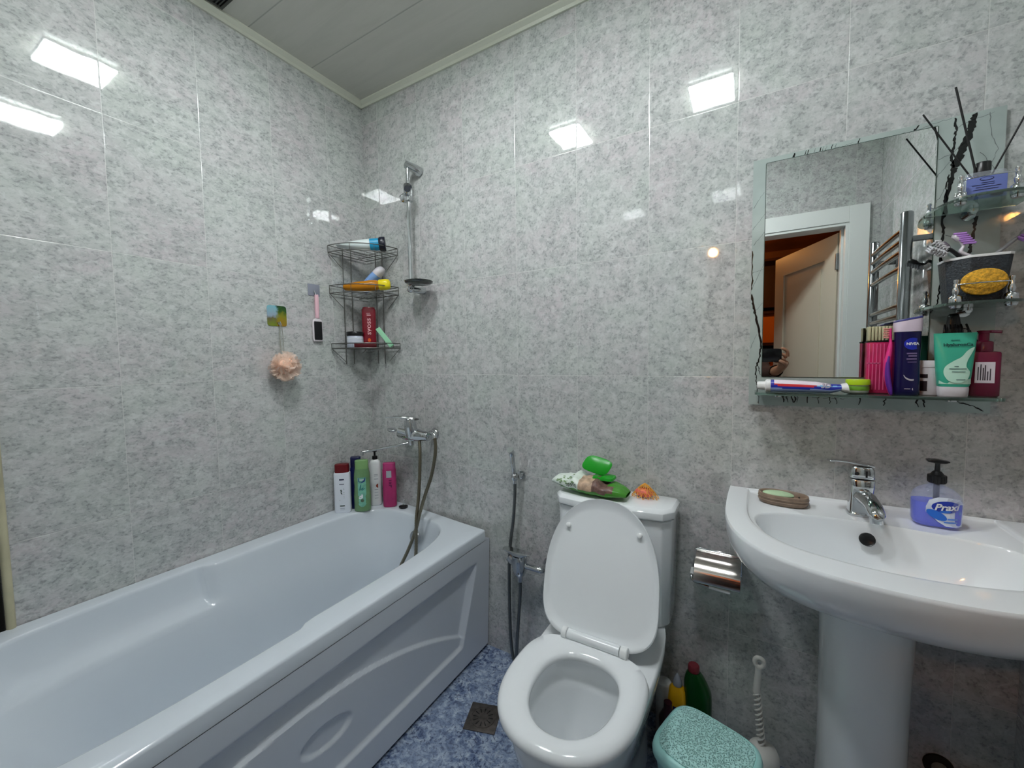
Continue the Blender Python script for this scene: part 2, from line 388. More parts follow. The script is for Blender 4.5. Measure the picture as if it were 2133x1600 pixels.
part('slats',g,M('dark_vent_plastic',(62,64,60),.5),t,smooth=False,clean=False)

# ------------------------------------------------------------------ bathtub
def tub():
    t=thing('bathtub','long white acrylic bathtub with a moulded front panel along the left wall','bathtub',(.35,-.74,0))
    YE=-1.485; N=220
    cx,cy=.347,-.745
    def xf(y): return .7035
    def yb(x): return -.003-.028*ss(.2,.72,x)
    hx,hy=.268,.668
    def side(th):   # inner opening at the rim
        c,s_=math.cos(th),math.sin(th); n=4.2
        x=cx+hx*math.copysign(abs(c)**(2/n),c); y=cy+hy*math.copysign(abs(s_)**(2/n),s_)
        return x,y
    def wrec(y): return ss(-.765,-.80,y)*ss(-1.36,-1.28,y)
    def outer(th):
        c,s_=math.cos(th),math.sin(th); best=9
        # march to the outline
        lo,hi=0,1.6
        for _ in range(40):
            m=(lo+hi)/2; x=cx+c*m; y=cy+s_*m
            inside=(x>.0035) and (x<xf(y)) and (y<yb(x)) and (y>YE)
            if inside: lo=m
            else: hi=m
        return cx+c*lo,cy+s_*lo
    ths=[2*PI*k/N for k in range(N)]
    corners=[(.0035,yb(.0035)),(xf(-.037),yb(xf(-.037))),(xf(YE),YE),(.0035,YE)]
    outs=[outer(a) for a in ths]
    for c in corners:
        i=min(range(N),key=lambda i:(outs[i][0]-c[0])**2+(outs[i][1]-c[1])**2); outs[i]=c
    # match inner rim points to the same direction from the centre
    ins=[]
    fine=[side(2*PI*k/4000) for k in range(4000)]
    import bisect
    fa=sorted((math.atan2(y-cy,x-cx)%(2*PI),x,y) for x,y in fine); keys=[q[0] for q in fa]
    for a,o in zip(ths,outs):
        d=math.atan2(o[1]-cy,o[0]-cx)%(2*PI); i=bisect.bisect(keys,d)%len(fa); ins.append((fa[i][1],fa[i][2]))
    ZR=.547
    def ring(inset,z,rec,far):
        r=[]
        for x,y in ins:
            dx,dy=(x-cx)/hx,(y-cy)/hy
            w=wrec(y); iy=inset if dy>0 else inset+far
            X=cx+dx*(hx-inset); Y=cy+dy*(hy-inset) if dy>0 else cy+dy*(hy-iy)
            if dx<0: X=X*(1-w)+w*(cx+dx*(hx-rec)) if rec<inset else X
            else: X=X*(1-w)+w*(cx+dx*(hx-(rec+.012 if rec<.0 else rec))) if rec<inset else X
            r.append((X,Y,z))
        return r
    rings=[]
    lipb=[]
    for x,y in outs:
        k=1 if x>xf(y)-.03 and y<yb(x)-.001 else 0
        lipb.append((x,y))
    def sc_(p,d,z):
        x,y=p; 
        if x>.3 and abs(x-xf(y))<.02: x-=d
        return (x,y,z)
    rings.append([(min(p[0],.690) if p[0]>.3 else p[0],p[1],ZR-.045) for p in lipb])
    rings.append([sc_(p,.0,ZR-.044) for p in lipb])
    rings.append([sc_(p,.0,ZR-.008) for p in lipb])
    rings.append([sc_(p,.002,ZR-.003) for p in lipb])
    rings.append([sc_(p,.006,ZR) for p in lipb])
    # flat rim to the opening
    base=ring(-.006,ZR,-.034,0)
    rings.append([(o[0]*.5+b[0]*.5,o[1]*.5+b[1]*.5,ZR) for o,b in zip(lipb,base)])
    prof=[(-.006,ZR,-.034,0),(-.002,ZR-.001,-.031,0),(.001,ZR-.004,-.028,.0),(.004,ZR-.010,-.026,.004),(.008,ZR-.03,-.024,.012),(.016,ZR-.06,-.018,.03),
          (.024,ZR-.090,-.010,.05),(.028,ZR-.106,.0,.06),(.031,ZR-.116,.012,.066),(.033,ZR-.122,.026,.070),(.036,ZR-.130,.06,.074),(.040,ZR-.145,.06,.08),(.053,ZR-.19,.06,.12),
          (.064,.26,.07,.17),(.070,.20,.08,.21),(.078,.165,.1,.24),(.10,.145,.12,.27),(.14,.135,.16,.31),(.20,.131,.2,.36),(.27,.129,.27,.46)]
    for p in prof: rings.append(ring(*p))
    rings=[[(x,y,z+(.006-.040*x)*ss(.30,.50,z)) for x,y,z in r] for r in rings]
    g=G().loft(rings,False,True)
    part('shell',g,ACRYL,t)
    # front panel with relief
    def arch(y): 
        return .335-.42*(y+.86)**2 if y>-.86 else .335-.42*(y+.86)**2
    def depth(y,z):
        yr=-.182+(z-.11)*.30
        yl=-1.50-.0
        ins_=ss(yr+.003,yr-.010,y)
        top=ss(.418,.385,z); bot=ss(.100,.112,z)
        d=.028*ins_*top*bot
        za=arch(y)+.002
        if True:
            k=ss(za+.004,za-.004,z); d-=.015*k*ins_*bot
        e=math.hypot((y+.765)/.075+(z-.225)/.055*.25,(z-.225)/.036)
        d+=.010*ss(1.08,.86,e)
        return d
    g=G()
    NU,NV=420,130
    def pf(u,v):
        y=-.004+(YE-.0-(-.004))*u; z=.012+(.4815-.012)*v
        bow=.0
        return (.690+.0165*v-depth(y,z),y,z)
    g.grid(pf,NU,NV)
    g.add([(.66,-.004,.012),(.66,-.004,.4815),(.7065,-.004,.4815),(.690,-.004,.012)],[(0,1,2,3)])
    part('front_panel',g,PANELM,t,clean=False)
    part('gap_shade_block',G().box(.02,.66,YE+.01,-.02,.0,.05),M('painted_gap_shade',(30,30,34),.7),t,smooth=False)  # dark block, its colour stands in for shade in the gap below the panel
    # overflow and waste
    mt=Matrix.Rotation(math.radians(-78),3,'X')
    g=G().lathe([(0,.014),(.018,.014),(.026,.010),(.029,.004),(.030,0)],(.392,-.118,.462),28,mat=Matrix.Rotation(math.radians(84),3,'X'))
    part('overflow_cover',g,M('satin_chrome',(165,168,172),.3,1),t)
    part('waste_ring',G().lathe([(0,.134),(.030,.134),(.036,.131),(.036,.129)],(.33,-.42,0),28),CHROME,t)
tub()
t=thing('bath_plug','small black rubber bath plug with a chrome ring, lying on the tub rim','plug',(.245,-.043,.544))
part('stopper',G().lathe([(.017,0),(.021,.004),(.021,.008),(.014,.010),(0,.011)],(.245,-.043,.5440),24),BLACKP,t)
part('pull_ring',G().tube(cat([(.243,-.043,.558),(.238,-.038,.570),(.242,-.036,.583),(.248,-.040,.578),(.247,-.043,.559)],6),.0015,8),CHROME,t)

# ------------------------------------------------------------------ bottles on the rim
ZR=.5495
def bottle(name,label,loc,rot,a,b,h,body,shoulder,capmat,cap,n=3.,base=.004,labels=None,capn=2.4,catname='bottle',neck=None):
    """oval bottle; shoulder=list of (scale,z); cap=(a,b,z0,z1)"""
    t=thing(name,label,catname,loc)
    cr,sr=math.cos(rot),math.sin(rot)
    def rg(A,B,z,nn): return [(loc[0]+x*cr-y*sr,loc[1]+x*sr+y*cr,loc[2]+z) for x,y,_ in sup(0,0,A,B,nn,48)]
    rings=[rg(a*.86,b*.86,0,n),rg(a*.97,b*.95,base*.7,n),rg(a,b,base*2,n)]+[rg(a*s if not isinstance(s,tuple) else a*s[0],b*s if not isinstance(s,tuple) else b*s[1],z,n) for s,z in shoulder]
    part('bottle_body',G().loft(rings),body,t)
    if cap:
        A,B,c0,c1=cap
        part('cap',G().loft([rg(A,B,c0,capn),rg(A,B,c1-.004,capn),rg(A*.97,B*.97,c1-.001,capn),rg(A*.9,B*.9,c1,capn)]),capmat,t)
    if labels: labels(t,lambda off=.0006: fmap(loc,a,b,rot,off))
    return t
NAVYI=M('navy_ink',(26,30,66),.5); GREYI=M('grey_ink',(110,116,130),.5); WHITEI=M('white_ink',(232,234,236),.4); BLACKI=M('black_ink',(28,34,34),.5)
RD=math.radians
def lab1(t,fm):
    f=fm(.0008); g=G()
    patch(g,f,-.023,.023,.152,.158); part('brand_bar',g,NAVYI,t)
    g=G()
    patch(g,f,-.017,.017,.132,.136); patch(g,f,-.014,.014,.022,.0235); patch(g,f,-.010,.012,.016,.017)
    part('printed_text',g,GREYI,t)
    g=G(); patch(g,f,-.013,.016,.032,.037)
    rr=random.Random(4)
    for (u,v) in [(-.019,.112),(-.006,.106),(-.018,.096),(-.005,.094),(-.017,.084),(-.018,.074),(-.016,.064)]:
        disc(g,f,u+.002,v,.0026,.0045,10,rot=rr.uniform(-.6,.6))
        disc(g,f,u+.004,v-.004,.002,.004,10,rot=rr.uniform(-1,1))
    for v in (.115,.109,.095,.087,.078,.070): patch(g,f,.006,.018-rr.random()*.004,v,v+.0012)
    part('leaf_print',g,M('dark_green_ink',(52,66,60),.5),t)
bottle('shampoo_bottle','white rectangular shampoo bottle with a dark red cap, leftmost on the tub rim',(.053,-.226,ZR),RD(42),.0355,.019,.2,M('white_bottle_plastic',(222,226,234),.35),[(1,.12),(1,.176),((.99,.97),.182),((.93,.9),.186)],M('dark_red_cap',(100,10,18),.3),(.0305,.0175,.186,.224),4.5,labels=lab1,capn=3.5)
bottle('shower_gel_bottle','navy blue bottle half hidden behind the white and the green bottles',(.062,-.158,ZR),RD(45),.028,.02,.2,M('navy_bottle_plastic',(18,26,84),.3),[(1.0,.15),((.9,.95),.19),((.8,.9),.2)],M('navy_cap',(16,20,66),.3),(.023,.019,.2,.243),3,capn=4,
  labels=lambda t,fm:(part('blue_label',patch(G(),fm(.0008),.0,.024,.05,.12),M('blue_label',(30,66,160),.35),t)))
GREENB=M('pale_green_gel_bottle',(108,146,100),.22,trans=.0,coat=.4,var=.06,vscale=30)
def lab2(t,fm):
    f=fm(.0010)
    g=G(); V=[]
    patch(g,f,-.018,.018,.045,.158); disc(g,f,0,.048,.019,.026,30)
    part('front_label',g,M('sea_green_label',(122,186,162),.35,var=.12,vscale=60),t)
    f=fm(.0016); g=G(); g.add([f(u,v) for u,v in ((-.016,.158),(.016,.158),(.014,.140),(0,.134),(-.014,.140))],[(0,1,2,3,4)])
    g.m=1; patch(g,fm(.002),-.009,.009,.146,.150); part('crest',g,[M('crest_blue',(38,62,128),.35),WHITEI],t)
    g=G().text('Love',.016,fm(.002),shear=.3); 
    part('script_print',G().tube(cat([fm(.002)(-.012,.100),fm(.002)(-.004,.126),fm(.002)(-.006,.104),fm(.002)(.006,.112),fm(.002)(.0,.100),fm(.002)(.013,.108)],5),.0011,6),M('teal_ink',(40,120,128),.4),t)
    g=G(); f=fm(.002)
    for i,(u,v) in enumerate([(-.006,.072),(-.001,.066),(.0,.076),(-.010,.064)]): disc(g,f,u,v,.006,.0035,12,rot=i*.9)
    g.m=1; disc(g,f,.0,.052,.0075,.0075,18,w=.0002)
    part('flower_print',g,[WHITEI,M('olive_ink',(86,104,84),.5)],t)
bottle('body_wash_bottle','rounded translucent green body wash bottle on the tub rim',(.114,-.167,ZR),RD(46),.0365,.021,.2,GREENB,[(1.02,.07),((.93,.96),.115),((.97,.98),.15),((.93,.95),.175),((.84,.85),.196)],M('green_cap',(124,164,106),.25),(.0295,.0175,.196,.236),2.3,labels=lab2,capn=2.2)
def lab3(t,fm):
    f=fm(.0010); g=G()
    for v in (.150,.143,.078,.064,.050,.036): patch(g,f,-.005,.022,v,v+.0016)
    patch(g,f,-.006,.024,.128,.1305); part('printed_text',g,GREYI,t)
    part('red_emblem',disc(G(),f,.012,.096,.010,.010,24),M('red_brown_ink',(150,52,26),.4),t)
t=bottle('pump_lotion_bottle','slim white pump bottle with a black pump, at the back of the rim',(.108,-.085,ZR),RD(48),.027,.020,.2,M('white_pump_plastic',(224,226,226),.3),[(1,.14),(1,.185),((.96,.96),.200),((.78,.82),.212),((.5,.6),.219),((.4,.5),.221)],None,None,2.6,labels=lab3)
g=G().lathe([(.0125,.221),(.0125,.236),(.0045,.238),(.0045,.256),(.010,.257),(.011,.265),(0,.267)],(.108,-.085,ZR),20); g.tube([(.108,-.085,ZR+.261),(.124,-.098,ZR+.260)],.0045,10)
part('pump',g,BLACKP,t)
PINK=M('magenta_bottle',(172,48,104),.3,var=.05)
def lab4(t,fm):
    f=fm(.0010)
    part('silver_label',patch(G(),f,-.018,.022,.142,.175),M('silver_label',(186,190,196),.35,.4),t)
    g=G(); 
    for v,w in ((.128,.012),(.118,.016),(.112,.010),(.104,.014)): patch(g,f,.0,w,v,v+.003)
    disc(g,f,.012,.100,.0055,.006,16); part('dark_print',g,M('plum_ink',(92,26,70),.5),t)
bottle('conditioner_bottle','bright pink bottle with a silver label, rightmost on the tub rim',(.178,-.062,ZR-.003),RD(40),.0315,.019,.19,PINK,[(1,.12),(1,.178),((.95,.95),.182)],M('pink_cap',(180,60,116),.25),(.029,.0175,.182,.210),3,labels=lab4,capn=3)

# ------------------------------------------------------------------ toilet
def toilet():
    cx=1.287
    t=thing('toilet','white close-coupled toilet with its lid open against the cistern','toilet',(cx,-.36,0))
    def egg(cx_,yb,yf,hw,z,n=2.4,N=72,backn=3.0,skew=.42):
        ym=yb+(yf-yb)*skew; r=[]
        for k in range(N):
            a=2*PI*k/N; c,s_=math.cos(a),math.sin(a)
            nn=n if s_<0 else backn
            x=cx_+hw*math.copysign(abs(c)**(2/nn),c)
            y=ym+((yb-ym) if s_>0 else (ym-yf))*math.copysign(abs(s_)**(2/nn),s_)
            r.append((x,y,z))
        return r
    # bowl with hollow
    R=[egg(cx,-.05,-.56,.115,0,2.6),egg(cx,-.05,-.565,.118,.02,2.6),egg(cx,-.04,-.57,.112,.10,2.4),egg(cx,-.035,-.60,.120,.18,2.4),egg(cx,-.03,-.655,.146,.27,2.3),egg(cx,-.025,-.688,.164,.35,2.3),egg(cx,-.025,-.695,.169,.385,2.3),egg(cx,-.025,-.693,.168,.400,2.3),egg(cx,-.03,-.686,.163,.404,2.3)]
    def hole(yb,yf,hw,z,sk=.45): return egg(1.297,yb,yf,hw,z,2.2,72,2.4,sk)
    R+=[hole(-.385,-.645,.112,.404),hole(-.383,-.648,.115,.398),hole(-.375,-.650,.118,.375),hole(-.378,-.648,.115,.350),hole(-.386,-.640,.108,.338),hole(-.388,-.635,.106,.325),hole(-.392,-.61,.098,.28),hole(-.40,-.58,.082,.24),hole(-.41,-.545,.060,.205),hole(-.42,-.52,.042,.185),hole(-.43,-.51,.032,.15)]
    part('bowl',G().loft(R),PORC,t)
    part('water',G().loft([hole(-.412,-.540,.056,.2),hole(-.413,-.539,.055,.2005)]),M('still_water',(215,225,228),.02,trans=.9,ior=1.33),t)
    # cistern
    def cis(z,d=0,fr=0):
        return [(1.083-d,-.022,z),(1.083-d,-.120-d*.3,z),(1.105-d*.5,-.150-d-fr,z),(1.19,-.163-d-fr,z),(1.27,-.167-d-fr,z),(1.35,-.163-d-fr,z),(1.432+d*.5,-.150-d-fr,z),(1.456+d,-.120-d*.3,z),(1.456+d,-.022,z)]
    c=G().loft([cis(.405,-.012),cis(.415,-.006),cis(.60,-.002),cis(.742,0)])
    part('cistern',c,PORC,t,bevel=.006,seg=3)
    g=G().loft([cis(.744,.001),cis(.750,.007,.002),cis(.770,.007,.002),cis(.780,-.002,-.002),cis(.7815,-.03,-.02)])
    part('cistern_lid',g,PORC,t,bevel=.003,seg=2)
    part('flush_button',G().lathe([(.022,.781),(.022,.785),(.019,.7865),(0,.7865)],(1.272,-.098,0),28).lathe([(0,.787),(.002,.788),(0,.789)],(1.272,-.098,0),10),CHROME,t)
    part('lid_mark',G().grid(lambda u,v:(1.259+.016*u,-.146-.0035*v,.7822),2,1),GREYI,t)
    # seat ring
    prof=[]
    O=lambda d,z:egg(cx,-.348+d*.3,-.703+d,.1715-d,z,2.25,72,3.4,.40)
    I=lambda d,z:egg(1.297,-.398+d,-.648-d,.101+d,z,2.15,72,2.5,.45)
    mid=lambda z,k:[(a[0]*(1-k)+b[0]*k,a[1]*(1-k)+b[1]*k,z) for a,b in zip(O(.004,0),I(.0,0))]
    rr=[O(.006,.408),O(0,.412),O(-.001,.420),O(.003,.428),O(.010,.4325),mid(.4355,.35),mid(.4345,.7),I(.006,.430),I(.0,.424),I(-.001,.416),I(.004,.408)]
    part('seat',G().loft(rr+[rr[0]],False,False),SEATP,t)
    for bx_ in (1.18,1.40): part('seat_buffer',G().cyl((bx_,-.45,.404),(bx_,-.45,.409),.008),WHITEP,t)
    # raised lid, leaning on the cistern
    B=Vector((1.287,-.338,.425)); top=Vector((1.268,-.196,.800)); up=(top-B); L=up.length; up.normalize()
    rt=Vector((1,0,0)); rt=(rt-up*rt.dot(up)).normalized(); nr=rt.cross(up)   # nr points towards the back
    if nr.y<0: nr=-nr
    def lid(hw,l0,l1,w,N=72):
        r=[]; m=l0+(l1-l0)*.40
        for k in range(N):
            a=2*PI*k/N; c,s_=math.cos(a),math.sin(a)
            nn=2.2 if s_>0 else 3.6
            u=hw*math.copysign(abs(c)**(2/nn),c); v=m+((l1-m) if s_>0 else (m-l0))*math.copysign(abs(s_)**(2/nn),s_)
            r.append(tuple(B+rt*u+up*v+nr*w))
        return r
    g=G().loft([lid(.10,.09,L-.09,.006),lid(.150,.035,L-.035,.006),lid(.160,.022,L-.022,.004),lid(.166,.012,L-.008,-.002),lid(.1705,.004,L-.001,-.005),lid(.1725,.0,L,-.003),lid(.1725,.0,L,.003),lid(.168,.006,L-.005,.013),lid(.15,.03,L-.03,.018),lid(.10,.09,L-.09,.020)])
    part('lid',g,SEATP,t)
    for u,v in ((-.108,.312),(.112,.312)):
        p=B+rt*u+up*v; part('lid_buffer',G().tube([tuple(p+nr*.005),tuple(p-nr*.004),tuple(p-nr*.006)],[.0075,.0075,.005],14),WHITEP,t)
    # hinge
    ax=Vector((1,-.0,0)); hc=Vector((1.290,-.352,.447))
    part('hinge_bar',G().tube([(1.212,-.350,.444),(1.362,-.350,.444)],[.0135,.0135],20),SEATP,t)
    for x,w in ((1.202,.016),(1.374,.020)):
        g=G().tube([(x-w/2,-.350,.444),(x+w/2,-.350,.444)],[.0155,.0155],20)
        g.tube([(x,-.350,.444),(x,-.338,.43)],[.012,.012],10)
        part('hinge_cap',g,WHITEP,t,bevel=.003)
toilet()

# wipes pack and mesh bag on the cistern
t=thing('wipes_packet','crumpled green and white wipes packet with its green flap raised, on the cistern','wipes packet',(1.18,-.09,.782))
def pk(u,v):   # u along 0..1, v around
    x=1.052+.27*u
    r=math.sin(PI*min(1,max(0,(u*.96+.02))))**.55
    hgt=.052*r*(1+.10*math.sin(u*23)+.06*math.sin(u*41)); dep=.058*(.35+.65*r)
    a=2*PI*v; c,s_=math.cos(a),math.sin(a)
    z=.7835+hgt*.5+.5*hgt*math.copysign(abs(s_)**.7,s_)*(1+.08*math.sin(9*a+u*30))+.018*(1-u)**3+.012*u**6
    return (x,-.085-.03*u+dep*math.copysign(abs(c)**.85,c),z)
g=G(); NU,NV=60,40
V=[pk(i/NU,j/NV) for i in range(NU+1) for j in range(NV)]; F=[]; mi=[]
g.v=V
for i in range(NU):
    for j in range(NV):
        jj=(j+1)%NV; F.append((i*NV+j,i*NV+jj,(i+1)*NV+jj,(i+1)*NV+j)); u=i/NU; v=j/NV
        low=.50<v<.97
        lowb=.53<v<.63+.16*u
        m=0
        if v>.545-.05*u and v<.72 and u>.12: m=1
        elif u>.84 or (u>.76 and not .32<v<.48): m=1
        elif .40<u<.60 and v>.18: m=2
        elif .60<=u<.87 and v>.18: m=3
        mi.append(m)
g.f=F; g.mi=mi
part('foil_pack',g,[M('white_foil',(222,232,222),.3),M('green_foil',(70,140,44),.3),M('beige_print',(196,166,140),.4,var=.2,vscale=60),M('brown_print',(112,84,76),.4,var=.3,vscale=80)],t)
g=G()
rr=random.Random(3)
for i in range(26):
    u=.10+rr.random()*.26; v=.30+rr.random()*.20; x,y,z=pk(u,v); r=.003+rr.random()*.003
    a=pk(u+.012,v); b=pk(u,v+.02); cc=Vector((x,y-.0012,z+.0006)); e1=(Vector(a)-Vector((x,y,z))).normalized(); e2=(Vector(b)-Vector((x,y,z))).normalized()
    g.add([tuple(cc+e1*r*math.cos(q)+e2*r*.6*math.sin(q)) for q in (0,1.05,2.1,3.14,4.19,5.24)],[(0,1,2,3,4,5)])
part('leaf_print',g,M('soft_green_ink',(128,158,112),.5),t,clean=False,smooth=False)
def tm(u,v,w=0):
    q=pk(.36+u*3.4,.745); return (q[0]*0+1.158+u,-.085-.0625+.012*((u-.0)/.05)**2*.2-w,.806+v)
part('apple_lettering',G().text('apple',.019,lambda u,v,w=0:(lambda p:(p[0],p[1]-.0022,p[2]))(pk(.33+u/.27,.485-v/.26))),M('dark_green_ink',(52,66,60),.5),t,smooth=False)
# dispensing frame and flap
g=G().loft([[(x,y,z+.0) for x,y,z in sup(1.235,-.09,.036,.032,5,32,.835)],[(x,y,z) for x,y,z in sup(1.235,-.09,.034,.030,5,32,.842)]])
part('dispenser_frame',g,M('bright_green_plastic',(24,152,30),.3),t)
fc=Vector((1.205,-.078,.873)); f1=Vector((.98,-.05,-.20)).normalized(); f2_=Vector((-.12,.42,.90)); f2_=(f2_-f1*f2_.dot(f1)).normalized(); f3=f1.cross(f2_)
def flp(k,w): return [tuple(fc+f1*(x*k+.25*y)+f2_*y*k+f3*(w-.5*(x*x+y*y))) for x,y,_ in sup(0,0,.047,.029,3.4,40)]
part('flap',G().loft([flp(.97,-.0015),flp(1,-.0005),flp(1,.0005),flp(.97,.0015)]),M('bright_green_plastic',(24,152,30),.3),t)
part('flap_hinge',G().cyl((1.215,-.082,.841),(1.262,-.090,.841),.0035,10),M('bright_green_plastic',(24,152,30),.3),t)
t=thing('mesh_bag','small orange and pink net bag on the right of the cistern lid','net bag',(1.365,-.06,.782))
g=G()
def cone(a,k): 
    r=.036*(1-k)**.8+.002; return (1.362+r*math.cos(a)*1.15,-.062+r*math.sin(a)*.75,.7835+.044*k+.002*math.sin(5*a)*(1-k))
for i in range(16):
    a=2*PI*i/16
    g.tube([cone(a+k*.12,k/7) for k in range(8)],.0009,5); g.tube([cone(a-k*.12,k/7) for k in range(8)],.0009,5)
part('net',g,M('orange_net',(228,160,56),.5),t)
part('pink_filling',G().ell((1.36,-.063,.7985),(.030,.019,.0155),20,10),M('pink_soap',(226,112,92),.5,bump=.6,bscale=90,var=.25,vscale=70),t)

# ------------------------------------------------------------------ washbasin
def basin():
    cx=1.906
    t=thing('washbasin','wide white ceramic washbasin on a full pedestal against the back wall','washbasin',(cx,-.2,0))
    N=120
    def outl(sc_=1,z=.84,inset=0):
        # outline through points, mirrored about cx ; back straight on the wall
        half=[(.304,-.0015),(.306,-.08),(.306,-.17),(.303,-.245),(.292,-.315),(.272,-.375),(.238,-.430),(.190,-.470),(.130,-.497),(.065,-.511),(0,-.515)]
        pts=[(cx-a,b) for a,b in half]+[(cx+a,b) for a,b in half[::-1][1:]]
        return pts
    def resample(pts,n):
        P=cat([(a,b,0) for a,b in pts],6); L=[0]
        for a,b in zip(P,P[1:]): L.append(L[-1]+math.hypot(b[0]-a[0],b[1]-a[1]))
        out=[];j=0
        for k in range(n):
            d=L[-1]*k/(n-1)
            while j<len(L)-2 and L[j+1]<d: j+=1
            q=(d-L[j])/max(1e-9,L[j+1]-L[j]); out.append((P[j][0]*(1-q)+P[j+1][0]*q,P[j][1]*(1-q)+P[j+1][1]*q))
        return out
    nb=40; nf=N-nb
    def close(pts,n_f=nf,n_b=nb):
        fr=resample(pts,n_f); a,b=fr[-1],fr[0]
        back=[(a[0]+(b[0]-a[0])*(k+1)/(n_b+1),a[1]+(b[1]-a[1])*(k+1)/(n_b+1)) for k in range(n_b)]
        return fr+back
    O=close(outl())
    def shrink(pts,k,ky,yc,z,x0=cx):
        return [(x0+(x-x0)*k,yc+(y-yc)*ky,z) for x,y in pts]
    def inn(dx,d,back,z):
        half=[(.253-dx,back),(.254-dx,-.10),(.254-dx,-.19),(.248-dx,-.255+d*.3),(.232-dx,-.312+d*.6),(.200-dx,-.365+d*.8),(.155-dx*.8,-.400+d),(.10,-.420+d),(.05,-.430+d),(0,-.433+d)]
        pts=[(cx-a,b) for a,b in half]+[(cx+a,b) for a,b in half[::-1][1:]]
        return [(x,y,z) for x,y in close(pts)]
    def bowl(k,z,d=0,yb=None):
        # bowl edge: back edge nearly straight with a bulge towards the front behind the tap
        half=[(.110,-.150),(.175,-.163),(.218,-.185),(.236,-.225),(.232,-.275),(.212,-.330),(.178,-.374),(.128,-.402),(.062,-.418),(0,-.421)]
        pts=[(cx-a,b) for a,b in half]+[(cx+a,b) for a,b in half[::-1][1:]]
        c=close(pts); out=[]
        for i,(x,y) in enumerate(c):
            if i>=nf: y=-.150+.010*math.sin(PI*(i-nf)/nb)-.0
            X=cx+(x-cx)*k; Y=-.275+(y+.275)*(k if y<-.275 else (k*.55+.45))-d
            out.append((X,Y,z))
        return out
    R=[]
    uy=-.20
    def under(k,ky,z): 
        return [(cx+(x-cx)*k, -.0015+(y+.0015)*ky, z) for x,y in O]
    R+=[under(.26,.46,.684),under(.30,.50,.686),under(.42,.58,.691),under(.60,.69,.702),under(.78,.83,.722),under(.90,.925,.745),under(.960,.970,.770),under(.986,.989,.79),under(.996,.997,.812),under(1,1,.832),under(.999,.999,.836),under(.993,.994,.840)]
    R+=[inn(-.010,-.012,-.004,.8405),inn(-.003,-.004,-.005,.8402),inn(.0,.0,-.006,.8385),inn(.001,.001,-.007,.8345),inn(.004,.004,-.009,.8325)]
    R+=[bowl(1.01,.8322),bowl(1.0,.8312),bowl(.985,.826),bowl(.97,.815),bowl(.945,.79,.004),bowl(.91,.765,.008),bowl(.85,.74,.012),bowl(.75,.722,.012),bowl(.6,.709,.010),bowl(.4,.700,.008),bowl(.2,.694,.004),bowl(.1,.692,0)]
    part('basin_bowl',G().loft(R),PORC,t)
    def ped(z,hx,hy): return sup(cx-.001,-.125,hx*1.04,hy,2.6,56,z)
    part('pedestal',G().loft([ped(0,.088,.118),ped(.012,.089,.120),ped(.03,.084,.116),ped(.2,.080,.113),(ped(.45,.081,.114)),ped(.60,.085,.118),ped(.695,.088,.120)]),PORC,t)
    # overflow
    m=Matrix.Rotation(math.radians(76),3,'X')
    part('overflow_hole',G().lathe([(.0125,0),(.0145,.0015),(.0155,.001),(.0155,-.003)],(1.900,-.1605,.797),28,mat=m).lathe([(0,-.0005),(.0126,-.0005)],(1.900,-.1605,.797),28,mat=m),BLACKP,t,label='black overflow opening')
    part('drain',G().lathe([(.0,.6965),(.020,.6965),(.026,.694),(.026,.69)],(1.906,-.262,0),24),CHROME,t)
basin()

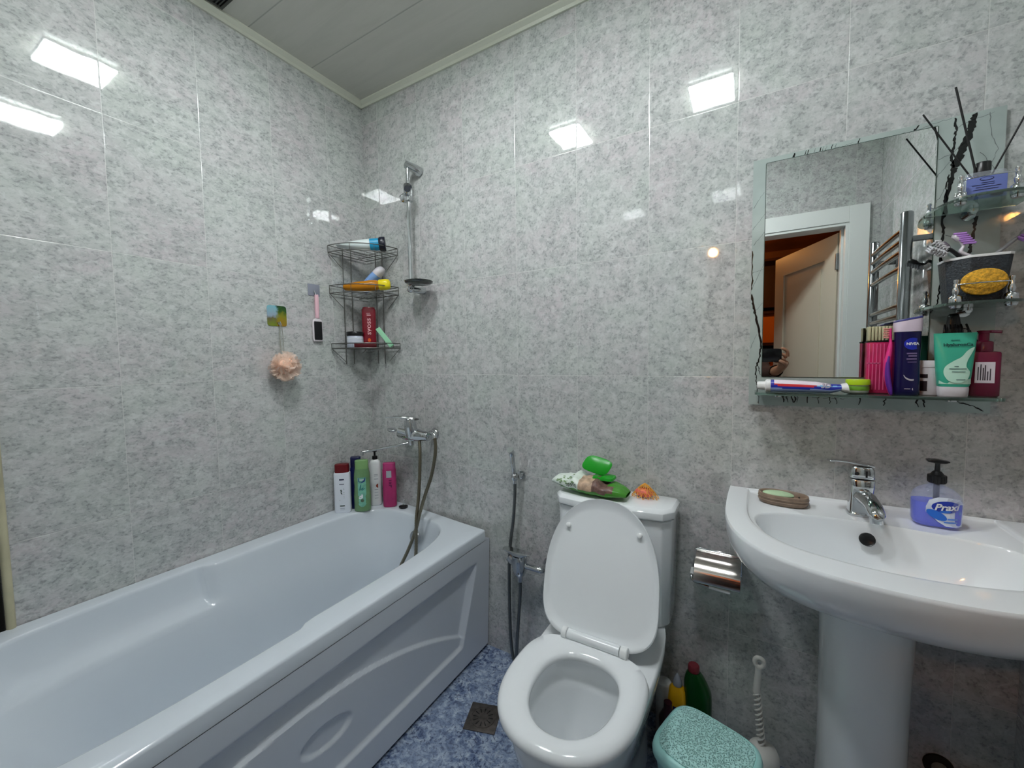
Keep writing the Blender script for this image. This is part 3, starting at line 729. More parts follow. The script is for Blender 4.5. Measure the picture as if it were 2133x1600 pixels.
# basin tap
def basin_tap():
    t=thing('basin_tap','chrome single lever basin mixer tap with its flat lever swung left','tap',(1.898,-.082,.833))
    x,y,z=1.898,-.082,.833
    def r4(hx,hy,zz,dx=0,dy=0,n=5): return [(a+dx,b+dy,zz) for a,b,_ in sup(x,y,hx,hy,n,36,0)]
    g=G().loft([r4(.027,.027,z,n=3.5),r4(.027,.027,z+.006,n=3.5),r4(.0245,.0245,z+.008,n=3.5),r4(.0235,.024,z+.045,.0,-.001,4),r4(.024,.026,z+.075,.001,-.002,4.5),r4(.025,.025,z+.092,.001,0)])
    part('body',g,CHROME,t,bevel=.001)
    g=G().loft([[(a,b,c) for a,b,c in r] for r in [
        [(x+.000+.020*math.cos(q),y-.010,z+.050+.020*math.sin(q)) for q in [2*PI*k/20 for k in range(20)]],
        [(x+.006+.019*math.cos(q),y-.045,z+.052+.017*math.sin(q)) for q in [2*PI*k/20 for k in range(20)]],
        [(x+.010+.017*math.cos(q),y-.085,z+.047+.0135*math.sin(q)) for q in [2*PI*k/20 for k in range(20)]],
        [(x+.012+.0145*math.cos(q),y-.112,z+.036+.011*math.sin(q)) for q in [2*PI*k/20 for k in range(20)]],
        [(x+.012+.010*math.cos(q),y-.120,z+.031+.007*math.sin(q)) for q in [2*PI*k/20 for k in range(20)]]]])
    part('spout',g,CHROME,t)
    part('aerator',G().cyl((x+.011,y-.104,z+.034),(x+.012,y-.106,z+.014),.0125,20),CHROME,t,bevel=.001)
    g=G().loft([r4(.0245,.0245,z+.095),r4(.025,.025,z+.097),r4(.0235,.024,z+.118,-.0),r4(.020,.022,z+.124)])
    part('lever_housing',g,CHROME,t,bevel=.001)
    A=[(x+.024,y+.012,z+.124),(x-.002,y+.018,z+.127),(x-.035,y+.004,z+.132),(x-.062,y-.016,z+.136),(x-.074,y-.030,z+.1355)]
    Bp=[(x+.024,y-.016,z+.124),(x+.0,y-.016,z+.127),(x-.030,y-.021,z+.132),(x-.056,y-.036,z+.136),(x-.068,y-.043,z+.1355)]
    g=G().loft([[a,b,(b[0],b[1],b[2]+.004),(a[0],a[1],a[2]+.004)] for a,b in zip(A,Bp)])
    part('lever',g,CHROME,t,bevel=.0012)
    g=G().lathe([(0,.0004),(.0045,.0004),(.0045,-.001)],(x-.012,y-.0245,z+.108),16,mat=Matrix.Rotation(PI/2,3,'X'))
    g.box(x+.0045,x+.0085,y-.0252,y-.024,z+.100,z+.116)
    part('temperature_mark',g,BLACKP,t,smooth=False,clean=False)
basin_tap()

# soap dish and soap
BR=M('taupe_resin',(142,120,102),.5,var=.12,vscale=60)
t=thing('soap_dish','oval taupe brown soap dish on the left of the washbasin deck','soap dish',(1.735,-.085,.833))
sx_,sy_=1.735,-.085
def so(h,w,z,n=2.3): return [(sx_+ (a)*math.cos(-.10)-b*math.sin(-.10),sy_+a*math.sin(-.10)+b*math.cos(-.10),z) for a,b,_ in sup(0,0,h,w,n,64)]
part('dish',G().loft([so(.052,.032,.8335),so(.056,.036,.838),so(.058,.038,.856),so(.0575,.0375,.860),so(.054,.034,.861),so(.051,.031,.858),so(.049,.029,.848),so(.03,.018,.846)]),BR,t)
part('groove_lines',G().loft([so(.0578,.0378,.842),so(.0588,.0388,.843),so(.0588,.0388,.8445),so(.0578,.0378,.8455)],False,False).loft([so(.058,.038,.850),so(.0589,.0389,.851),so(.0589,.0389,.852),so(.058,.038,.853)],False,False),BR,t,clean=False)
g=G(); 
for i in range(5): 
    a=sx_-.026+i*.015; g.tube([(a,sy_-.024,.8492),(a+.004,sy_+.020,.8492)],.0022,6)
part('drain_ridges',g,M('dark_groove',(24,18,16),.7),t)
single('soap_bar',G().ell((1.724,-.082,.8565),(.037,.022,.008),32,12,mat=Matrix.Rotation(-.08,3,'Z')@Matrix.Rotation(-.0,3,'X')),M('pale_green_soap',(186,212,172),.45),'thin oval pale green bar of soap in the taupe dish','soap',(1.724,-.082,.848))

# liquid soap
t=thing('soap_dispenser','clear pump bottle of blue hand soap with a white wave label','soap dispenser',(2.034,-.088,.833))
c=(2.034,-.088,.833)
def rg(a,b,z,n=3): return [(c[0]+x,c[1]+y,c[2]+z) for x,y,_ in sup(0,0,a,b,n,48)]
GLASSC=M('clear_lilac_plastic',(196,204,240),.04,alpha=.22)
part('bottle_body',G().loft([rg(.036,.022,0),rg(.0405,.026,.004),rg(.0425,.028,.012),rg(.0435,.029,.05),rg(.0425,.028,.068),rg(.038,.026,.080,2.6),rg(.027,.021,.090,2.3),rg(.015,.014,.096,2),rg(.0125,.0125,.099,2),rg(.0125,.0125,.102,2)]),GLASSC,t)
part('liquid_soap',G().loft([rg(.034,.020,.002),rg(.0392,.0245,.006),rg(.041,.0265,.013),rg(.042,.0275,.050),rg(.0418,.0273,.058)]),M('blue_liquid_soap',(74,92,232),.12),t)
f=fmap(c,.0445,.030,.0,.0006)
g=G()
lab=[(-.018,.048),(-.014,.062),(-.002,.069),(.012,.0695),(.030,.066),(.037,.056),(.0375,.036),(.035,.014),(.026,.0105),(.010,.014),(-.002,.022),(-.010,.032),(-.018,.038)]
lab=[(.010+(u-.010)*1.2,max(.007,.040+(v-.040)*1.2)) for u,v in lab]
g.add([f(u*.5+.005*.5,v*.5+.0225) for u,v in lab]+[f(u,v) for u,v in lab]+[f(.008,.042)],[(i,(i+1)%13,13+(i+1)%13,13+i) for i in range(13)]+[(26,(i+1)%13,i) for i in range(13)])
part('wave_label',g,M('label_white',(224,232,246),.35),t,smooth=False)
g=G(); disc(g,fmap(c,.0445,.030,.0,.0010),.010,.053,.0250,.0138,32,rot=.05)
g.m=1; disc(g,fmap(c,.0445,.030,.0,.0014),-.006,.033,.019,.009,24,rot=-.5); disc(g,fmap(c,.0445,.030,.0,.0014),.0075,.0425,.010,.003,20,rot=.1)
g.m=2; patch(g,fmap(c,.0445,.030,.0,.0014),.012,.030,.024,.0275); patch(g,fmap(c,.0445,.030,.0,.0014),.006,.030,.0165,.020)
part('blue_print',g,[M('deep_blue_print',(24,52,170),.35),M('mid_blue_print',(40,110,214),.35),M('light_blue_print',(90,140,225),.35)],t)
g=G(); f2=fmap(c,.0445,.030,.0,.0018); g.text('Praxi',.0205,lambda u,v,w=0:f2(.010+u,.0525+v+.08*u),bold=.0006,shear=.25)
part('lettering',g,WHITEI,t,smooth=False)
g=G(); f2=fmap(c,.0445,.030,.0,.0018); disc(g,f2,.0345,.040,.0028,.0042,14); disc(g,f2,.0345,.0465,.0016,.0016,10)
part('small_mark',g,M('mid_blue_print',(40,110,214),.35),t)
g=G().lathe([(.0055,.062),(.0055,.100),(.015,.1015),(.0158,.103),(.0158,.120),(.012,.1215),(.008,.128),(.005,.130),(.0045,.146),(.006,.148)],c,24)
for k in range(14):
    a=2*PI*k/14; g.box(c[0]+.0155*math.cos(a)-.001,c[0]+.0155*math.cos(a)+.001,c[1]+.0155*math.sin(a)-.001,c[1]+.0155*math.sin(a)+.001,c[2]+.1035,c[2]+.1195)
part('pump_collar',g,BLACKP,t,clean=False)
g=G().loft([[(c[0]+x,c[1]+y,c[2]+z) for x,y,z in r] for r in ([(-.018,-.007,.150),(-.018,.007,.150),(-.020,.007,.156),(-.020,-.007,.156)],[(-.002,-.010,.148),(-.002,.010,.148),(-.002,.010,.157),(-.002,-.010,.157)],[(.012,-.009,.149),(.012,.009,.149),(.012,.009,.155),(.012,-.009,.155)],[(.020,-.005,.151),(.020,.005,.151),(.020,.005,.154),(.020,-.005,.154)])])
part('pump_head',g,BLACKP,t,bevel=.0015)

# ------------------------------------------------------------------ mirror unit
def mirror():
    t=thing('mirror','rectangular wall mirror with a pale veined stone pattern border and glass shelves','mirror',(1.893,-.006,1.094))
    x0,x1,z0,z1=1.648,2.139,1.094,1.792
    y1,y0=-.0075,-.0125
    MG=M('marble_printed_glass',(172,184,179),.06,coat=.5,var=.10,vscale=7)
    VEIN=M('black_vein_print',(18,20,20),.25); VG=M('grey_vein_print',(112,118,116),.15)
    gx0,gx1,gz0,gz1=1.680,2.027,1.177,1.7775
    g=G().box(x0,x1,y0,y1,z0,z1)
    rr=random.Random(11)
    def vein(pts,w0,w1,m,jit=.0016,seg=7,layer=0):
        g.m=m; P=[]
        for (a,b),(c,d) in zip(pts,pts[1:]):
            for k in range(seg): q=k/seg; P.append((a+(c-a)*q+rr.uniform(-jit,jit),b+(d-b)*q+rr.uniform(-jit,jit)))
        P.append(pts[-1]); n=len(P); L=[];Rr=[]
        for i,(a,b) in enumerate(P):
            p,q=P[max(0,i-1)],P[min(n-1,i+1)]; dx,dz=q[0]-p[0],q[1]-p[1]; l=math.hypot(dx,dz) or 1
            w=(w0+(w1-w0)*i/(n-1))*(.6+.8*rr.random())*.36
            ax,az=a-dz/l*w,b+dx/l*w; bx,bz=a+dz/l*w,b-dx/l*w
            cl=lambda x,z:(min(x1-.0005,max(x0+.0005,x)),y0-.0003-layer*.0001,min(z1-.0005,max(z0+.0005,z)))
            L.append(cl(ax,az)); Rr.append(cl(bx,bz))
        V=L+Rr; g.add(V,[(i,i+1,n+i+1,n+i) for i in range(n-1)])
    # left border
    vein([(1.649,1.54),(1.651,1.46),(1.648,1.415)],.004,.004,1)
    vein([(1.649,1.415),(1.658,1.37),(1.668,1.325),(1.676,1.27),(1.674,1.235),(1.664,1.20),(1.666,1.165),(1.672,1.13),(1.674,1.098)],.008,.0015,1)
    vein([(1.668,1.215),(1.674,1.19),(1.676,1.182)],.003,.001,1)
    for a,b in (((1.650,1.60),(1.679,1.64)),((1.652,1.555),(1.679,1.59)),((1.650,1.477),(1.679,1.485)),((1.650,1.43),(1.679,1.50)),((1.650,1.66),(1.676,1.70)),((1.655,1.36),(1.679,1.39)),((1.65,1.26),(1.665,1.30))): vein([a,b],.0016,.0008,2,.0012)
    # right column
    vein([(2.088,1.789),(2.085,1.765),(2.078,1.735),(2.066,1.70),(2.060,1.675)],.015,.017,1)
    vein([(2.060,1.675),(2.052,1.64),(2.047,1.60),(2.043,1.55),(2.046,1.52),(2.040,1.48),(2.046,1.45),(2.044,1.42)],.012,.004,1)
    vein([(2.056,1.788),(2.059,1.76),(2.056,1.735),(2.053,1.70),(2.056,1.675)],.005,.007,1)
    vein([(2.050,1.66),(2.046,1.64),(2.048,1.60)],.004,.003,1)
    vein([(2.031,1.505),(2.040,1.485),(2.044,1.45),(2.045,1.40),(2.040,1.36),(2.030,1.335)],.007,.003,1)
    vein([(2.098,1.555),(2.097,1.52),(2.092,1.49),(2.090,1.455),(2.096,1.42)],.008,.008,1)
    vein([(2.070,1.33),(2.083,1.30),(2.100,1.29),(2.112,1.262),(2.118,1.22)],.005,.0015,1)
    vein([(2.083,1.30),(2.066,1.272)],.003,.001,1)
    for a in ([(2.030,1.60),(2.045,1.63),(2.055,1.64)],[(2.03,1.70),(2.052,1.708),(2.075,1.73)],[(2.112,1.785),(2.116,1.74),(2.128,1.70),(2.118,1.66)],[(2.03,1.66),(2.05,1.69)],[(2.06,1.765),(2.082,1.775),(2.12,1.783)],[(2.1,1.7),(2.13,1.65)],[(2.05,1.52),(2.10,1.49)]): vein(a,.0018,.001,2,.0015)
    # top border and bottom border
    vein([(1.985,1.779),(1.994,1.790)],.006,.004,1); vein([(1.965,1.779),(1.985,1.779),(2.02,1.786),(2.05,1.7895)],.0015,.001,2)
    for x,w in ((1.742,.007),(1.768,.003),(1.773,.003),(1.788,.002),(1.800,.003),(1.806,.002),(1.812,.002),(1.825,.003),(1.832,.002),(1.880,.004)): vein([(x,1.779),(x+.003,1.790)],w,w*.6,1 if w>.002 else 2,.001,3)
    vein([(1.835,1.7815),(1.85,1.780),(1.87,1.784)],.0014,.001,2)
    for x,w in ((1.729,.006),(1.742,.004),(1.752,.007),(1.762,.006),(1.768,.003),(1.787,.005),(1.815,.003),(1.835,.003),(1.850,.003),(1.903,.005),(1.953,.005),(2.011,.006),(2.024,.007)):
        vein([(x,1.128),(x+rr.uniform(-.004,.006),1.104)],w,w*.5,1,.003,4)
    for x in (1.72,1.735,1.80,1.822,1.845,1.86): vein([(x,1.118),(x+.02,1.125)],.002,.001,2,.003,4)
    vein([(2.055,1.128),(2.085,1.118),(2.11,1.112),(2.128,1.099)],.004,.003,1)
    part('border_panel',g,[MG,VEIN,VG],t,smooth=False,clean=False)
    part('mirror_glass',G().box(gx0,gx1,y0-.0016,y0-.0004,gz0,gz1),M('silvered_mirror',(226,229,228),.004,1),t,smooth=False)
    part('mirror_edge',G().box(gx0-.0015,gx0-.0001,y0-.0014,y0-.0002,gz0,gz1).box(gx1+.0001,gx1+.0018,y0-.0014,y0-.0002,gz0,gz1).box(gx0,gx1,y0-.0014,y0-.0002,gz1+.0001,gz1+.0014).box(gx0,gx1,y0-.0014,y0-.0002,gz0-.0014,gz0-.0001),M('dark_glass_edge',(58,74,66),.2),t,smooth=False,clean=False)
    GE=M('green_edged_glass',(188,214,202),.03,trans=.95,ior=1.48)
    part('glass_shelf',G().loft([sup(1.897,-.066,.2345,.052,9,64,1.131),sup(1.897,-.066,.2345,.052,9,64,1.138)]),GE,t,smooth=False)
    for x in (1.72,2.07): part('shelf_clip',G().box(x-.008,x+.008,-.030,-.0126,1.120,1.1308),CHROME,t,bevel=.001)
    # two small corner shelves
    for zz,yb in ((1.572,.0),(1.348,.0)):
        poly=[]
        for k in range(41):
            a=PI+PI*k/40; poly.append((2.085+.075*math.copysign(abs(math.cos(a))**.62,math.cos(a)),-.0165+.132*math.copysign(abs(math.sin(a))**.9,math.sin(a))))
        s_=part('small_glass_shelf',G().loft([[(a,b,zz-.006) for a,b in poly],[(a,b,zz) for a,b in poly]]),GE,t,smooth=False)
        for x in (2.043,2.127):
            g=G().lathe([(.0,-.013),(.008,-.012),(.010,-.008),(.010,-.0062)],(x,-.110,zz),20)
            g.lathe([(.0105,.0002),(.0110,.002),(.0105,.013),(.0075,.016),(.0045,.018),(.0055,.022),(.0062,.026),(.0050,.031),(.0035,.035),(.0045,.040),(.0032,.0435),(.0048,.047),(.0042,.051),(0,.053)],(x,-.110,zz),20)
            part('finial_post',g,CHROME,s_)
        part('guard_rail',G().tube(cat([(2.043,-.110,zz+.040),(2.055,-.1195,zz+.040),(2.085,-.1235,zz+.040),(2.115,-.1195,zz+.040),(2.127,-.110,zz+.040)],4),.0014,8),CHROME,s_)
        part('bracket',G().cyl((2.085,-.0128,zz-.013),(2.085,-.045,zz-.013),.006,16).cyl((2.085,-.04,zz-.013),(2.085,-.04,zz-.0065),.009,16).cyl((2.085,-.0126,zz-.013),(2.085,-.016,zz-.013),.013,20),CHROME,s_)
mirror()

# ------------------------------------------------------------------ on the upper small shelf
t=thing('reed_diffuser','clear reed diffuser with blue label and black reeds on the top small shelf','diffuser',(2.088,-.066,1.5722))
c=(2.088,-.066,1.5722)
def rg(a,b,z,n=5): return [(c[0]+x,c[1]+y,c[2]+z) for x,y,_ in sup(0,0,a,b,n,40)]
part('glass_bottle',G().loft([rg(.032,.020,0),rg(.0345,.0225,.003),rg(.0345,.0225,.056),rg(.032,.021,.060),rg(.014,.013,.062,2),rg(.012,.012,.066,2)]),M('clear_diffuser_glass',(214,222,236),.03,alpha=.25),t)
g=G(); g.grid(lambda u,v:(c[0]-.031+.062*u,c[1]-.0232,c[2]+.006+.045*v),1,1)
part('label',g,M('periwinkle_label',(112,128,196),.4),t,smooth=False)
g=G(); f=lambda u,v,w=0:(c[0]+u,c[1]-.0237-w,c[2]+.0285+v)
disc(g,f,0,.0145,.011,.0038,24); 
for a,b,v in ((-.022,.012,.002),(-.016,.022,-.003),(-.020,.018,-.008),(-.008,.012,.006)): patch(g,f,a,b,v,v+.0010)
g.m=1; disc(g,lambda u,v,w=0:f(u,v,.0003),0,.0145,.0095,.0028,24); g.m=0
disc(g,lambda u,v,w=0:f(u,v,.0003),.016,-.0165,.010,.0035,20)
part('print',g,[M('navy_ink',(26,30,66),.5),M('periwinkle_label',(112,128,196),.4)],t,smooth=False)
part('stopper',G().lathe([(.0135,.060),(.0135,.083),(.0125,.0845),(.006,.0845),(.006,.08),(0,.08)],c,28),BLACKP,t)
RM=M('black_reed',(14,13,13),.6)
for k,(a,b) in enumerate([((2.086,-.066,1.60),(1.985,-.075,1.787)),((2.084,-.070,1.60),(2.034,-.085,1.826)),((2.092,-.066,1.60),(2.160,-.085,1.784))]):
    part('reed',G().cyl(a,b,.0017 if k!=1 else .0021,8),RM,t,smooth=True)

# cup with sponge and brushes
t=thing('toothbrush_cup','dark grey textured cup with a white rim on the lower small shelf','cup',(2.083,-.062,1.3482))
c=(2.083,-.062,1.3482)
def qq(w,d,z,r=.012):
    # trapezoid plan : chamfered on the left front
    P=[(-w,d*.75),(w,d*.75),(w,-d*.80),(w*.82,-d),(-w*.35,-d),(-w*.98,-d*.25)]
    return [(c[0]+x,c[1]+y,c[2]+z) for x,y in P]
STN=M('dark_hammered_resin',(40,46,52),.42,bump=1.,bscale=260,var=.35,vscale=220)
part('cup_body',G().loft([qq(.040,.034,.001),qq(.0415,.0355,.004),qq(.050,.041,.098)]),STN,t,bevel=.0025,seg=3,ang=15)
part('rim',G().loft([qq(.0508,.0418,.0982),qq(.0512,.0422,.1035),qq(.047,.038,.1035),qq(.046,.037,.0985)],False,False).loft([qq(.0465,.0375,.0984),qq(.0465,.0375,.0990)]),WHITEP,t,bevel=.0008)
part('dark_inside',G().loft([qq(.046,.037,.0991),qq(.046,.037,.0994)]),M('cup_inside',(30,32,34),.7),t,smooth=False)
t2=single('sponge',G().loft([[(2.085+x*k*math.cos(.10)-z*k*math.sin(.10),y,1.3905+x*k*math.sin(.10)+z*k*math.cos(.10)) for x,z,_ in sup(0,0,.0365,.0285,2.05,56)] for y,k in ((-.1060,.93),(-.1075,.99),(-.1105,1.0),(-.1135,.985),(-.1152,.93))]),M('yellow_sponge',(222,168,52),.85,bump=1.,bscale=330,var=.28,vscale=190),'oval yellow bath sponge propped between the dark cup and the chrome rail','sponge',(2.085,-.1135,1.365))
def brush(name,label,foot,head,hm,bm_,headdir,bl=.012,width=.0055,mid=None,handle2=None):
    t=thing(name,label,'toothbrush',foot)
    F,H=Vector(foot),Vector(head); d=(H-F); L=d.length; d.normalize()
    hd=Vector(headdir).normalized(); m_=Vector(mid) if mid else F.lerp(H,.6)
    pts=cat([F,m_,H-d*.030,H],6)
    rs=[]
    n=len(pts)
    for i in range(n):
        q=i/(n-1); rs.append(.0052 if q<.5 else (.0042 if q<.75 else (.0036 if q<.82 else .0075)))
    rs[-1]=.004
    part('handle',G().tube(pts,rs,10,sq=.75),hm,t)
    g=G(); H0=H-d*.026
    side=d.cross(hd).normalized()
    for a in range(6):
        for b in range(3):
            p=H0+d*(a*.0056)+side*((b-1)*.0046); g.tube([p+hd*.002,p+hd*(bl+.0015*((a+b)%2))],[.0021,.0024],6)
    part('bristles',g,bm_,t)
    return t
LIL=M('lilac_bristles',(176,128,206),.5); WBR=M('white_bristles',(226,226,230),.5)
brush('toothbrush','white toothbrush with lilac bristles standing in the middle of the dark cup',(2.085,-.072,1.4480),(2.045,-.072,1.506),M('pearl_handle',(222,216,224),.3),LIL,(1,-.35,-.1),.021,mid=(2.060,-.072,1.465))
brush('toothbrush','clear headed toothbrush with a black neck leaning left out of the dark cup',(2.062,-.075,1.4480),(2.002,-.084,1.480),BLACKP,M('clear_grey_bristles',(196,198,202),.35),(.25,-.75,-.6),.016,mid=(2.040,-.078,1.472))
brush('toothbrush','pale toothbrush leaning far right out of the dark cup past the picture edge',(2.110,-.060,1.4480),(2.166,-.064,1.505),M('grey_handle',(150,150,154),.3),LIL,(.6,-.5,-.6),.012)
brush('toothbrush','toothbrush with white bristles behind the lilac one in the dark cup',(2.075,-.045,1.4480),(2.037,-.036,1.499),M('smoke_handle',(112,104,116),.3),WBR,(-1,-.2,0),.011)

# ------------------------------------------------------------------ on the long shelf   (top z=1.138)
ZS=1.1383
def tooth():
    t=thing('toothpaste_tube','blue, red and white toothpaste tube lying with its white cap to the left','toothpaste',(1.76,-.085,ZS))
    def sec(x,hy,hz,tw=0,yc=-.085,n=2.4,z=None): return [(x+tw*(b/.02),yc+a,(ZS+.0003+hz if z is None else z)+b) for a,b,_ in sup(0,0,hy,hz,n,36)]
    g=G(); R=[sec(1.700,.0165,.0165),sec(1.712,.0175,.0168),sec(1.76,.0195,.0160),sec(1.80,.021,.0145),sec(1.83,.0225,.0120),sec(1.850,.0235,.0085,z=ZS+.0150)]
    fine=[]
    for a,b in zip(R,R[1:]):
        for k in range(14): q=k/14; fine.append([tuple(p[i]*(1-q)+r[i]*q for i in range(3)) for p,r in zip(a,b)])
    fine.append(R[-1]); g.loft(fine)
    nr=len(fine)-1
    mi=[]
    for a in range(nr):
        x=1.700+.150*a/nr
        for i in range(36):
            th=2*PI*(i+.5)/36; zz=math.sin(th) # 1 top ; front is y<0 -> cos<0
            u=a/nr; fr=math.cos(th)<.4
            wv=.16*math.sin(u*6.5+2.2)
            if zz<-.22+wv*.4: m=0
            elif zz<.15+wv: m=4
            elif zz<.42+wv: m=1 if u<.60 else 3
            else: m=2 if u<.78 else 4
            if u<.12 and zz>-.2: m=4
            mi.append(m)
    g.mi=mi+[0,0]
    part('tube_body',g,[M('pale_blue_tube',(150,172,226),.3),M('tube_red',(204,52,60),.3),M('tube_white',(226,216,226),.3),M('tube_sky',(130,184,220),.3),M('tube_blue',(30,48,160),.3)],t)
    part('crimp',G().loft([sec(1.8500,.0238,.0088,z=ZS+.0150),sec(1.856,.0245,.0115,z=ZS+.0145),sec(1.8645,.0250,.0135,-.004,z=ZS+.0140)]),WHITEP,t)
    part('cap',G().loft([sec(1.6998,.0170,.0170),sec(1.692,.0172,.0172),sec(1.689,.0165,.0165),sec(1.6868,.012,.012,z=ZS+.0170),sec(1.682,.0115,.0115,z=ZS+.0172),sec(1.672,.0110,.0110,z=ZS+.0172),sec(1.6685,.0098,.0098,z=ZS+.0172)]),WHITEP,t)
    f=lambda u,v,w=0:(1.826+u,-.1082+.0-.0,ZS+.0165+v)
    part('lettering',G().text('3D',.016,lambda u,v,w=0:(1.818+u,-.1075-.0006,ZS+.0195+v),bold=.0005,shear=.2),M('silver_ink',(184,178,190),.4),t,smooth=False)
tooth()
def lathe_thing(name,label,catg,c,parts):
    t=thing(name,label,catg,c)
    for pn,prof,m,*rest in parts: part(pn,G().lathe(prof,c,36,**(rest[0] if rest else {})),m,t)
    return t
t=lathe_thing('cream_jar','small lime green cream jar with a clear base beside the toothpaste','jar',(1.887,-.070,ZS),[
 ('jar_base',[(.017,.0),(.021,.002),(.0225,.006),(.0225,.022)],M('frosted_jar',(206,216,206),.15,trans=.4)),
 ('lid',[(.0245,.0222),(.0247,.024),(.0247,.034),(.0235,.036),(0,.036)],M('lime_plastic',(176,210,32),.3))])
part('label_band',G().lathe([(.0228,.009),(.0229,.0092),(.0229,.0195),(.0228,.0197)],(1.887,-.070,ZS),36),M('leaf_green_label',(112,166,52),.4),t)
# pink pads box
t=thing('pads_pack','magenta clear fronted pack with a beige striped top, behind the purple toothbrush','pack',(1.935,-.050,ZS))
def bx(x0,x1,y0,y1,z0,z1): return G().box(x0,x1,y0,y1,z0,z1)
part('pack_body',bx(1.905,1.966,-.060,-.030,ZS,ZS+.132),M('magenta_pack',(186,34,92),.22,var=.14,vscale=26),t,bevel=.003)
g=G(); 
for i in range(9): g.box(1.9065+i*.0065,1.9115+i*.0065,-.057,-.033,ZS+.1325,ZS+.168)
part('striped_top',g,M('beige_strips',(186,184,148),.5),t,bevel=.001,clean=False)
part('black_band',bx(1.9045,1.9665,-.0605,-.0295,ZS+.1285,ZS+.1323),BLACKP,t,smooth=False)
g=G()
for i in range(5): g.box(1.908+i*.007,1.910+i*.007,-.0608,-.0602,ZS+.01,ZS+.125)
g.box(1.905,1.93,-.0608,-.0602,ZS+.075,ZS+.078)
part('highlight_stripes',g,M('pink_stripe',(226,96,150),.3),t,smooth=False,clean=False)
# standing toothbrush
t=thing('toothbrush','pink and purple toothbrush standing upright on the long glass shelf','toothbrush',(1.943,-.092,ZS))
pts=[(1.945,-.096,ZS+.0005),(1.943,-.094,ZS+.012),(1.939,-.090,ZS+.04),(1.938,-.086,ZS+.075),(1.942,-.083,ZS+.105),(1.944,-.080,ZS+.128),(1.942,-.078,ZS+.148),(1.942,-.077,ZS+.160)]
part('handle',G().tube(cat(pts,6),[.0035+.0055*math.sin(PI*min(1,(i/42)*1.35))**.8 if i/42<.72 else (.0042 if i/42<.80 else .006) for i in range(43)],12,sq=.7),M('pink_handle',(222,50,130),.3),t)
part('purple_grip',G().tube(cat([(x,y-.0035,z) for x,y,z in pts[:5]],6),[.003+.005*math.sin(PI*min(1,i/24)) for i in range(25)],12,sq=.7),M('purple_grip',(92,34,140),.4),t)
g=G()
for a in range(6):
    for b in range(3): p=Vector((1.940,-.0805-.0025*(b-1),ZS+.138+a*.0042)); g.tube([p,p+Vector((-.009-.001*(a%2),-.003,.001))],[.0015,.0016],6)
part('bristles',g,M('peach_bristles',(236,160,150),.5),t)
# dark blue lotion
t=thing('lotion_bottle','tall dark navy lotion bottle with a slanted pale lilac cap and a blue oval logo','bottle',(1.974,-.078,ZS))
c=(1.974,-.078,ZS)
def rg(a,b,z,n=3,dz=0): return [(c[0]+x,c[1]+y,c[2]+z+dz*(x/.024)) for x,y,_ in sup(0,0,a,b,n,48)]
NVY=M('midnight_plastic',(20,16,66),.22)
part('bottle_body',G().loft([rg(.0225,.016,0),rg(.0245,.018,.004),rg(.0250,.0185,.02),rg(.0235,.0175,.08),rg(.0235,.0175,.13),rg(.0240,.0178,.1505)]),NVY,t)
part('cap',G().loft([rg(.0246,.0182,.1512),rg(.0248,.0184,.153),rg(.0255,.0188,.176,3,.004),rg(.0250,.0184,.178,3,.0045)]),M('lilac_cap',(212,198,214),.3),t)
part('cap_top',G().loft([rg(.0252,.0186,.1785,3,.0045),rg(.0258,.019,.1805,3,.0045),rg(.0240,.0175,.1830,3,.0045)]),M('dusky_blue_cap',(62,66,132),.3),t)
f=fmap(c,.0250,.0182,0,.0012); g=G()
disc(g,f,.006,.122,.0155,.0140,30); part('oval_badge',g,M('royal_blue_print',(28,44,170),.3),t)
f3=fmap(c,.0250,.0182,0,.0018)
part('lettering',G().text('NIVEA',.0078,lambda u,v,w=0:f3(.006+u,.122+v),bold=.0003,sx=1.05),WHITEI,t,smooth=False)
g=G()
for v,a,b in ((.098,-.004,.018),(.092,-.001,.018),(.085,-.004,.019),(.0785,-.002,.016)): patch(g,f,a,b,v,v+.0030 if v>.08 else v+.0014)
part('text_lines',g,M('mauve_ink',(122,104,152),.5),t)
g=G(); V=[]
n=16
for k in range(n+1):
    a=PI*1.02+PI*.96*k/n; wd=.0006+.0034*math.sin(PI*k/n); V+= [f(.007+.0150*math.cos(a),.050+.0150*math.sin(a)),f(.007+(.0150-wd)*math.cos(a),.050+(.0150-wd)*math.sin(a))]
g.add(V,[(2*k,2*k+1,2*k+3,2*k+2) for k in range(n)]); disc(g,f,.011,.0155,.0034,.0034,16); patch(g,f,-.006,.005,.0150,.0165)
part('moon_print',g,M('silver_ink',(184,178,190),.4),t)
# white jar
t=lathe_thing('white_box_jar','white round pot with a black square mark, partly behind the teal tube','jar',(2.021,-.058,ZS),[
 ('pot',[(.021,0),(.0225,.002),(.0225,.066)],M('white_pot',(214,210,216),.3)),('lid',[(.0232,.0663),(.0234,.068),(.0234,.080),(.022,.082),(0,.082)],M('white_pot',(214,210,216),.3))])
f=fmap((2.021,-.058,ZS),.0225,.0225,-.25,.0006); g=G(); patch(g,f,-.020,-.0035,.010,.034); patch(g,f,-.020,-.003,.041,.050); part('black_print',g,M('brown_black_print',(34,20,26),.4),t)
